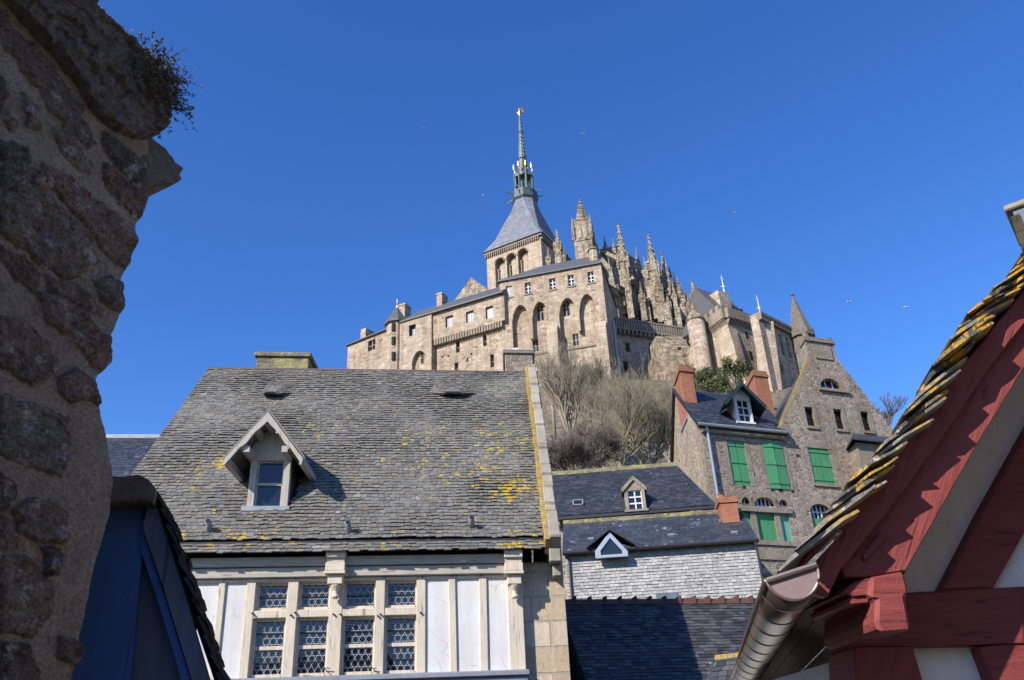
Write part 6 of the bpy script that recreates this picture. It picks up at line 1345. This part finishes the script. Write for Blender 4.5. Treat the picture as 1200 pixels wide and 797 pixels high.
# ------------------------------------------------------------------ red timbered house (right foreground)
def red_house():
    fr = Frame(1065, 690, 3.25, 6.7); rt = fr.root('red_timbered_house', 'oxblood red timbered gable with pale infill, thick lichened slates and half round gutter', 'house')
    VPa = math.atan2((ray(817, 908)).x, (ray(817, 908)).y); g = VPa + fr.yaw       # eave direction in local coordinates
    G = Vector((math.sin(g), math.cos(g), 0)); P = lambda pts, d: [Vector((x, d, z)) for x, z in fr.poly(pts, d)]
    # boarding under the verge
    def board(name, pts, d, th, m, bev=.004):
        mb = MB(); mb.solid(P(pts, d), (0, th, 0)); return mb.build(name, M[m], rt, False, bev)
    board('verge_board', [(938, 662), (962, 628), (1040, 545), (1100, 462), (1150, 402), (1240, 290), (1310, 205), (1310, 235), (1240, 330), (1160, 430), (1100, 520), (1040, 600), (985, 668), (970, 700), (938, 690)], -.44, .04, 'red')
    board('outer_rafter', [(985, 662), (1040, 592), (1100, 512), (1160, 420), (1240, 310), (1320, 200), (1325, 235), (1200, 432), (1146, 520), (1062, 669), (1014, 676), (990, 676)], -.40, .12, 'red')
    board('lower_rafter', [(1011, 651), (1034, 621), (1040, 628), (1014, 657)], -.415, .05, 'red')
    # wall frame
    board('tie_beam', [(1000, 700), (1067, 694), (1200, 687), (1200, 754), (1069, 757), (1000, 757)], -.05, .2, 'redbeam', .008)
    board('inner_rafter', [(1104, 692), (1151, 600), (1265, 395), (1320, 290), (1325, 400), (1200, 627), (1164, 690)], -.04, .15, 'redbeam', .006)
    board('corner_post', [(1001, 757), (1070, 757), (1082, 797), (1130, 960), (1040, 960), (1003, 800)], -.045, .22, 'red', .006)
    board('brace', [(1148, 758), (1176, 755), (1250, 752), (1300, 900), (1240, 960), (1200, 910), (1163, 797)], -.042, .2, 'redbeam', .006)
    ve = fr.at(1318, 158, -.488); ax, az = ve.x, ve.z - .34; pl_ = fr.poly([(1080, 960), (1040, 797), (1010, 757), (1020, 700), (1060, 672)], .02)
    zl_ = pl_[0][1]; outp = pl_ + [(ax, az)] + [(2 * ax - x, z) for x, z in reversed(pl_)]
    mb = MB(); mb.prism(outp, .02, .05); mb.build('infill_panel', M['infill'], rt)
    ra = fr.poly([(985, 662), (1062, 669)], -.40)      # the far slope of the gable, mirrored about the ridge
    mb = MB(); mb.prism([(2 * ax - ra[0][0], ra[0][1]), (2 * ax - ra[1][0], ra[1][1]), (ax + .02, az - .0), (ax + .02, az + .24)], -.40, .12); mb.build('far_rafter', M['red'], rt, False, .004)
    mb = MB(); e_ = [(ax - .02, -.5, az + .36), (2 * ax - ra[0][0] + .15, -.5, ra[0][1] - .02), (2 * ax - ra[0][0] + .17, -.5, ra[0][1] + .04), (ax, -.5, az + .44)]; mb.solid(e_, G * 5.2); mb.build('far_slope', M['verge'], rt)
    mb = MB(); mb.prism(fr.poly([(1200, 754), (1200, 687), (1330, 680)], -.05)[:2] + [(2 * ax - fr.xz(1067, 694, -.05)[0], fr.xz(1200, 687, -.05)[1]), (2 * ax - fr.xz(1067, 694, -.05)[0], fr.xz(1200, 754, -.05)[1])], -.046, .19); mb.build('tie_beam', M['redbeam'], rt)
    mb = MB(); a_, b_ = fr.poly([(1104, 692), (1164, 690)], -.04); mb.prism([(2 * ax - a_[0], a_[1]), (2 * ax - b_[0], b_[1]), (ax, az - .45), (ax, az - .1)], -.036, .14); mb.build('inner_rafter', M['redbeam'], rt)
    # carved beam end
    zA = P([(1020, 676), (1060, 669), (1066, 694), (1062, 700), (1069, 738), (1031, 741), (1026, 728), (1027, 701), (1018, 700)], -.42)
    mb = MB(); mb.solid(zA, (0, .40, 0)); mb.build('beam_end', M['redbeam'], rt, False, .012)
    mb = MB(); mb.solid(P([(987, 694), (1003, 681), (1019, 676), (1022, 690), (1019, 697), (1000, 699)], -.40), (0, .3, 0)); mb.solid(P([(992, 701), (1019, 698), (1019, 706), (997, 708)], -.39), (0, .3, 0)); mb.build('plate_end', M['redbeam'], rt, False, .005)
    # roof: slabs of slate, each row running back along the eave direction
    verge = [(940, 655), (985, 600), (1002, 566), (1040, 528), (1062, 500), (1078, 466), (1106, 428), (1126, 398), (1148, 366), (1182, 332), (1214, 290), (1260, 232), (1318, 158)]
    V = [fr.at(a, b, -.488) for a, b in verge]; L = [0]
    for a, b in zip(V, V[1:]): L.append(L[-1] + (b - a).length)
    def onv(t):
        t = min(max(t, 0), L[-1] - 1e-6); k = max(q for q in range(len(L) - 1) if L[q] <= t); return V[k].lerp(V[k + 1], (t - L[k]) / (L[k + 1] - L[k]))
    mb = MB(); random.seed(5); step = .078; t = 0.0
    while t < L[-1] - .3:
        base = onv(t); tang = (onv(t + .25) - onv(t - .15)).normalized(); nn = Vector((-tang.z, 0, tang.x))
        if nn.z < 0: nn = -nn
        y = 0.0; first = True
        while y < 5.2:
            wd = rnd(.18, .34); ln = rnd(.26, .36); th = rnd(.008, .015); lift = rnd(.012, .03)
            o = G * (y - (rnd(.0, .05) if first else 0)); tail = base - tang * rnd(.05, .09) + nn * lift + o; head = tail + tang * ln - nn * (lift + rnd(.05, .065))
            w2 = G * (wd - .006); m = 5; ringA = []
            for k in range(m + 1):
                u = k / m; c = tail.lerp(head, u) + nn * (.006 * math.sin(u * 3) + rnd(-.003, .003)); jy = G * (rnd(-.022, .022) if first else 0); tt = th * (1 - .5 * abs(u - .4)) * (.45 if k == 0 else 1)
                ringA.append([c + jy, c + w2, c + w2 + nn * tt, c + jy + nn * tt])
            mb.loft(ringA, True, random.random()); y += wd; first = False
        t += step * rnd(.85, 1.2)
    rf = mb.build('verge_slates', M['verge'], rt, False, 0, True)
    mb = MB(); nz = [v + Vector((0.06, .22, -.05)) for v in V]
    lo = [v + Vector((0.03, 0, -.03)) for v in nz]
    for a, b, c, d in zip(nz, nz[1:], lo, lo[1:]): mb.solid([a, b, d, c], G * 5)
    mb.build('roof_deck', M['soffit'], rf)
    # soffit boards under the eave
    S = [(948, 694), (962, 688), (976, 700), (1004, 720), (1012, 747)]; S3 = P(S, -.2)
    mb = MB(); mb.solid([S3[1] + Vector((0, 0, .006)), S3[2] + Vector((0, 0, .004)), S3[2] + Vector((.02, 0, .03)), S3[1] + Vector((.02, 0, .03))], G * 5); mb.solid([S3[2], S3[3], S3[3] + Vector((.02, 0, .03)), S3[2] + Vector((.02, 0, .03))], G * 5); mb.solid([S3[3] + Vector((0.004, 0, -.004)), S3[4], S3[4] + Vector((.03, 0, 0)), S3[3] + Vector((.03, 0, .01))], G * 5)
    mb.build('soffit', M['soffit'], rt)
    S4 = P([(962, 688), (970, 660), (990, 650), (1010, 690), (1012, 747), (1004, 720), (976, 700)], -.2); mb = MB(); mb.solid(S4, (0, .03, 0)); mb.build('eave_return', M['red'], rt)
    # side wall below the eave
    q = fr.at(1006, 757, -.03); mb = MB(); mb.solid([q + Vector((.02, .02, 0)), q + Vector((.02, .02, -2.2)), q + Vector((.06, .02, -2.2)), q + Vector((.06, .02, 0))], G * 5); mb.build('side_wall', M['infill'], rt)
    mb = MB()
    for k in (0, 1.1, 2.3, 3.6): o = q + G * k; mb.solid([o, o + Vector((0, 0, -2.2)), o + Vector((.05, 0, -2.2)), o + Vector((.05, 0, 0))], G * .16)
    mb.solid([q + Vector((-.01, 0, .0)), q + Vector((-.01, 0, -.09)), q + Vector((.05, 0, -.09)), q + Vector((.05, 0, 0))], G * 5); mb.each('side_post', M['redbeam'], rt)
    mb = MB(); mb.box(q.x + .1, 2 * ax - q.x - .1, .1, 5, 0, q.z - .0); mb.build('wall_core', M['infill'], rt)
    # chimney, hung with slate, at the upper right
    cf = fr.at(1199, 280, 1.6); zt = fr.at(1197, 247, 1.6).z; zb = fr.at(1196, 430, 1.6).z - 1.0; cl = fr.loc(CAM); e = (cf - cl); e.z = 0; e.normalize(); e = Matrix.Rotation(R(-.5), 3, 'Z') @ e; f = Vector((e.y, -e.x, 0))
    Q = lambda a, b, z: Vector((cf.x, cf.y, 0)) + f * a + e * b + Vector((0, 0, z))
    def cb(mb, a0, a1, b0, b1, z0, z1, t=.5): mb.hexa([Q(a0, b0, z0), Q(a1, b0, z0), Q(a1, b1, z0), Q(a0, b1, z0), Q(a0, b0, z1), Q(a1, b0, z1), Q(a1, b1, z1), Q(a0, b1, z1)], t)
    mb = MB(); cb(mb, 0, .8, 0, .6, zb, zt); ch = mb.build('chimney', M['greyblue'], rt)
    mb = MB()
    for i in range(16):
        z = lerp(zb, zt - .05, i / 16); hh = (zt - zb) / 16
        for k in range(5): cb(mb, -.025 - rnd(0, .006), -.004, -.01 + k * .12, .1 + k * .12, z, z + hh * .97, random.random())
        cb(mb, -.02, .035, -.02, -.003, z, z + hh * .95, random.random())
    mb.build('chimney_slates', M['mosslate'], ch); mb = MB(); cb(mb, -.045, .9, -.03, .6, zt, zt + .05); mb.build('chimney_cap', M['coping'], ch, False, .01)
    # half-round gutter
    c3 = P([(927, 672)], -.58)[0]; rr = abs(fr.at(955, 668, -.58).x - fr.at(899, 676, -.58).x) / 2 * 1.02
    tx = Vector((G.y, -G.x, 0)); tilt = R(13); ex = tx * math.cos(tilt) + Vector((0, 0, math.sin(tilt))); ez = Vector((0, 0, 1)) * math.cos(tilt) - tx * math.sin(tilt)
    def arc(o, r, n=18): return [o - ex * r * math.cos(math.pi * i / n) - ez * r * math.sin(math.pi * i / n) for i in range(n + 1)]
    mb = MB(); mb.loft([arc(c3 + G * y, rr) for y in (0, .5, 1, 2, 3, 5)], False, None, False); gt = None
    y = .16
    while y < 5: mb.loft([arc(c3 + G * (y + dy), rr + r) for dy, r in ((0, .0005), (.002, .004), (.005, .004), (.007, .0005))], False, None, False); y += .27
    outer = mb.build('gutter', M['gutter'], rt, True, 0, False); sm = outer.modifiers.new('thick', 'SOLIDIFY'); sm.thickness = .004
    mb = MB(); mb.tube([c3 - ex * rr - G * .005, c3 - ex * rr + G * 5], .011, 10); mb.build('gutter_bead', M['gutter'], outer, True)
    mb = MB(); mb.solid(arc(c3 - G * .004, rr * .97), G * .006); cap = mb.build('gutter_end', M['gutcap'], outer)
    mb = MB(); mb.tube([c3 - G * .006 + (p - c3) for p in arc(c3, rr)], .0045, 6); mb.tube([c3 - ex * rr - G * .01, c3 + ex * rr - G * .01], .009, 8); mb.build('gutter_rim', M['bronze'], cap)
    mb = MB(); a = fr.at(948, 662, -.5); b = fr.at(985, 622, -.5); mb.bar(a, b, .012, .006); mb.build('flashing', M['verge'], rt)
red_house()

# ------------------------------------------------------------------ bare trees and shrubs on the slope
def grow(mb, p, d, L, r, depth, spread, up, kids, wig=.12, tw=None):
    segs = 4; pts = [p]; rad = [r]
    for i in range(segs):
        d = (d + Vector((rnd(-wig, wig), rnd(-wig, wig), rnd(-wig, wig) + up))).normalized(); pts.append(pts[-1] + d * L / segs); rad.append(r * (1 - .55 * (i + 1) / segs))
    mb.tube(pts, rad, 5 if depth > 2 else 3, None, False)
    if depth == 0: return
    for k in range(kids):
        t = rnd(.35, 1.0) if k else 1.0; i = min(int(t * segs), segs - 1); q = pts[i].lerp(pts[i + 1], t * segs - i)
        a = Vector((rnd(-1, 1), rnd(-1, 1), rnd(-.6, .9))).normalized(); dd = (d + a * spread).normalized(); grow(mb, q, dd, L * rnd(.55, .82), max(r * .55, .011), depth - 1, spread, up, kids, wig)
TREE_GROUP = 'bare trees on the slope under the abbey'
def tree(name, label, px, py, Y, h, bark, seed, depth=4, kids=4, stems=5, spread=.6, up=.06, fan=.5, cat='tree', group=TREE_GROUP, r0=.09):
    random.seed(seed); b = at_y(px, py, Y); z = min(b.z, tz(b.x, b.y) + 99); rt = bpy.data.objects.new(name, None); col.objects.link(rt); rt.location = (b.x, b.y, z); tag(rt, label, cat, group)
    tr = MB(); tw = MB()
    tr.tube([(0, 0, -2.5), (0, 0, 0), (rnd(-.1, .1), 0, h * .08)], [r0 * 1.7, r0 * 1.5, r0 * 1.2], 7)
    for s in range(stems):
        a = 2 * math.pi * s / stems + rnd(-.4, .4); d = Vector((math.cos(a) * fan, math.sin(a) * fan * .7, 1)).normalized(); grow(tw, Vector((0, 0, h * .06)), d, h * rnd(.36, .5), r0, depth, spread, up, kids)
    tr.build('trunk', M[bark], rt, True, 0, False); tw.build('branches', M[bark], rt, True, 0, False)
tree('bare_tree', 'tall thin bare grey tree beside the parapet of the timbered house roof', 668, 520, 52, 5.36, 'bark', 21, 4, 4, 6, .55, .08, .42, r0=.11)
tree('bare_tree', 'wide bushy bare tree with olive twigs in the middle of the slope', 760, 560, 47, 4.51, 'bark2', 33, 4, 5, 8, .6, .05, .75, r0=.09)
tree('bare_tree', 'low bare tree with tangled olive branches beside the brick chimney', 725, 560, 45, 3.98, 'bark2', 41, 4, 4, 7, .6, .05, .8, r0=.07)
tree('bare_tree', 'pale bare tree spreading above the slope beneath the shaded terrace', 735, 500, 66, 3.15, 'bark', 52, 4, 4, 7, .6, .04, .7, r0=.08)
tree('bare_tree', 'dark twiggy bare tree at the foot of the arched hall wall', 700, 490, 74, 4.12, 'bark4', 63, 4, 5, 7, .5, .08, .45, r0=.08)
tree('bare_tree', 'slender bare sapling in front of the arched hall buttress', 648, 480, 62, 4.22, 'bark', 66, 4, 4, 5, .55, .08, .4, r0=.08)
tree('bare_tree', 'small bare tree peeping over the right slope of the stone gable', 1040, 520, 40, 2.07, 'bark3', 71, 4, 4, 5, .55, .06, .5, r0=.05)
tree('bare_shrub', 'purple brown bramble thicket beside the coping of the timbered house', 672, 568, 40, 2.32, 'bark3', 82, 4, 5, 9, .7, .02, .8, 'shrub', 'brown shrubs on the slope', .04)
tree('bare_shrub', 'purple brown bramble thicket above the cottage skylight', 700, 560, 42, 2.6, 'bark3', 83, 4, 5, 9, .7, .02, .8, 'shrub', 'brown shrubs on the slope', .04)
tree('bare_shrub', 'grey brown thicket between the brick chimney and the shaded terrace', 790, 480, 70, 1.82, 'bark', 84, 4, 5, 9, .7, .02, .8, 'shrub', 'brown shrubs on the slope', .05)
tree('bare_shrub', 'grey brown thicket high on the slope below the hall drainpipe', 728, 465, 82, 1.91, 'bark', 85, 4, 5, 9, .7, .02, .8, 'shrub', 'brown shrubs on the slope', .05)
tree('bare_shrub', 'grey brown thicket below the arched hall between two bare trees', 690, 470, 80, 2.42, 'bark3', 86, 4, 5, 9, .7, .02, .8, 'shrub', 'brown shrubs on the slope', .05)

tree('bare_tree', 'pale thin bare tree high on the slope left of the shaded terrace', 705, 478, 84, 5.4, 'bark', 91, 4, 4, 6, .6, .05, .55, r0=.08)
tree('bare_tree', 'stooping bare tree on the slope right behind the brick chimney', 785, 545, 56, 4.6, 'bark2', 92, 4, 4, 6, .65, .03, .6, r0=.08)
tree('bare_tree', 'many stemmed bare tree above the purple brown thicket', 706, 530, 58, 5.2, 'bark', 93, 4, 4, 8, .55, .06, .5, r0=.08)
tree('bare_tree', 'twiggy bare tree on the slope above the cottage dormer', 745, 520, 62, 5.4, 'bark2', 94, 4, 4, 7, .6, .05, .55, r0=.08)

def rock_and_shrubs():
    fr = Frame(830, 450, 92, 10); mb = MB(); nu, nv = 46, 40; pts = [(798, 505), (898, 505), (900, 440), (800, 418)]
    for j in range(nv):
        for i in range(nu):
            u, v = i / (nu - 1), j / (nv - 1); x = lerp(lerp(796, 905, u), lerp(806, 898, u), v); y = lerp(520, 422 - 6 * math.sin(u * 3.1), v); p = fr.at(x, y, 0)
            p.y = 5.5 * v + fbm(p.x * .35, p.z * .35, 2, 4) * 1.6 + 3.5 * (2 * u - 1) ** 2; mb.v.append(tuple(fr.glob(p)))
    for j in range(nv - 1):
        for i in range(nu - 1): a = j * nu + i; mb.face((a, a + 1, a + nu + 1, a + nu))
    tag(mb.build('rock_face', M['rock'], None, True, 0, False), kind='structure')
    def shrub(px, py, Y, wd, ht, label, seed, n=600):
        random.seed(seed); c = at_y(px, py, Y); rt = bpy.data.objects.new('evergreen_shrub', None); col.objects.link(rt); rt.location = c; tag(rt, label, 'shrub', 'evergreen shrubs on the rock')
        st, lf = MB(), MB(); cl = []
        for i in range(40): cl.append((Vector((rnd(-1, 1) * wd / 2, rnd(-1, 1) * wd * .3, rnd(0, 1) ** .8 * ht)), rnd(.45, 1.0) * wd * .23))
        for q, r in cl:
            st.tube([Vector((q.x * .2, q.y * .2, -1)), q * .5, q], [.08, .05, .02], 4, None, False); tn = rnd(0, 1)
            for k in range(n // 6):
                dv = Vector((rnd(-1, 1), rnd(-1, 1), rnd(-1, 1))).normalized() * rnd(.2, 1.15); leaf_quad(lf, q + dv * r, rnd(.07, .15), min(1, max(0, tn * .6 + rnd(0, .4))))
        st.build('stem', M['bark4'], rt); lf.build('foliage', M['leaf'], rt, False, 0, False)
    shrub(823, 456, 86, 3.2, 2.6, 'dark evergreen shrub beside the left brick chimney on the rock', 1)
    shrub(862, 446, 86, 3.2, 2.2, 'dark evergreen shrub just behind the right brick chimney', 3)
    shrub(838, 462, 84, 3.0, 2.2, 'low evergreen shrub on the rock behind the green dormer', 4)
rock_and_shrubs()

# ------------------------------------------------------------------ gulls
def gull(px, py, Y, span, hd, bank, label):
    c = at_y(px, py, Y); rt = bpy.data.objects.new('gull', None); col.objects.link(rt); rt.location = c; rt.rotation_euler = (bank, 0, hd); tag(rt, label, 'gull', 'gulls circling in the blue sky')
    s = span; mb = MB(); mb.tube([(-.3 * s, 0, 0), (-.2 * s, 0, 0), (-.02 * s, 0, .01 * s), (.14 * s, 0, .02 * s), (.2 * s, 0, .03 * s), (.25 * s, 0, .025 * s)], [.012 * s, .04 * s, .06 * s, .045 * s, .03 * s, .008 * s], 8); mb.build('body', M['white'], rt, True)
    for q in (-1, 1):
        mb = MB(); A = [(.08 * s, q * .03 * s, .02 * s), (.11 * s, q * .2 * s, .07 * s), (.02 * s, q * .5 * s, .03 * s), (-.04 * s, q * .4 * s, .03 * s), (-.05 * s, q * .2 * s, .06 * s), (-.07 * s, q * .03 * s, .02 * s)]; mb.solid(A, (0, 0, .012 * s)); mb.build('wing', M['white'], rt)
gull(683, 157, 75, .8, .6, .5, 'white gull in the sky to the right of the needle spire top')
gull(566, 229, 80, .7, 2.2, .3, 'tiny white gull to the left of the needle spire lantern')
gull(496, 150, 95, .6, 1.2, .2, 'faint far gull high up in the sky left of the spire')
gull(1062, 360, 70, .9, .3, .4, 'white gull flying nearest the red house roof')
gull(995, 353, 80, .8, 2.8, .2, 'grey white gull above the stone gable chimney')
gull(861, 249, 95, .7, 1.9, .3, 'faint gull in the sky above the gatehouse finials')

# ------------------------------------------------------------------ unseen houses added behind the viewer to deepen the foreground shade
def unseen_house(x0, x1, y0, y1, h, label):
    rt = bpy.data.objects.new('unseen_house', None); col.objects.link(rt); rt.location = ((x0 + x1) / 2, (y0 + y1) / 2, 0); tag(rt, label, 'house')
    a, b = (x1 - x0) / 2, (y1 - y0) / 2; mb = MB(); mb.box(-a, a, -b, b, 0, h); mb.solid([(-a, -b, h), (a, -b, h), (0, -b, h + a * .9)], (0, 2 * b, 0)); mb.build('wall', M['rubble'], rt)
    mb = MB()
    for sg in (-1, 1): mb.solid([(0, -b - .2, h + a * .9 + .02), (sg * (a + .3), -b - .2, h - .25), (sg * (a + .3), b + .2, h - .25), (0, b + .2, h + a * .9 + .02)], (0, 0, .1))
    mb.build('roof', M['black_slate'], rt)
    for z in (1.2, 4.0):
        for k in range(3):
            y = -b + (k + .5) * 2 * b / 3
            for sg in (-1, 1): mb = MB(); mb.box(*sorted((sg * a - .02, sg * a + .02)), y - .5, y + .5, z, z + 1.4); w_ = mb.build('window', M['glass'], rt); m2 = MB(); m2.box(*sorted((sg * a - .04, sg * a + .04)), y - .03, y + .03, z, z + 1.4); m2.build('window_frame', M['white_wood'], w_)
unseen_house(3.4, 9, -12, 1.2, 6.6, 'unseen stone house added to the right behind the viewer to block skylight')
unseen_house(-3.5, 3.2, -22, -11, 5.0, 'unseen stone house added straight behind the viewer to block skylight')
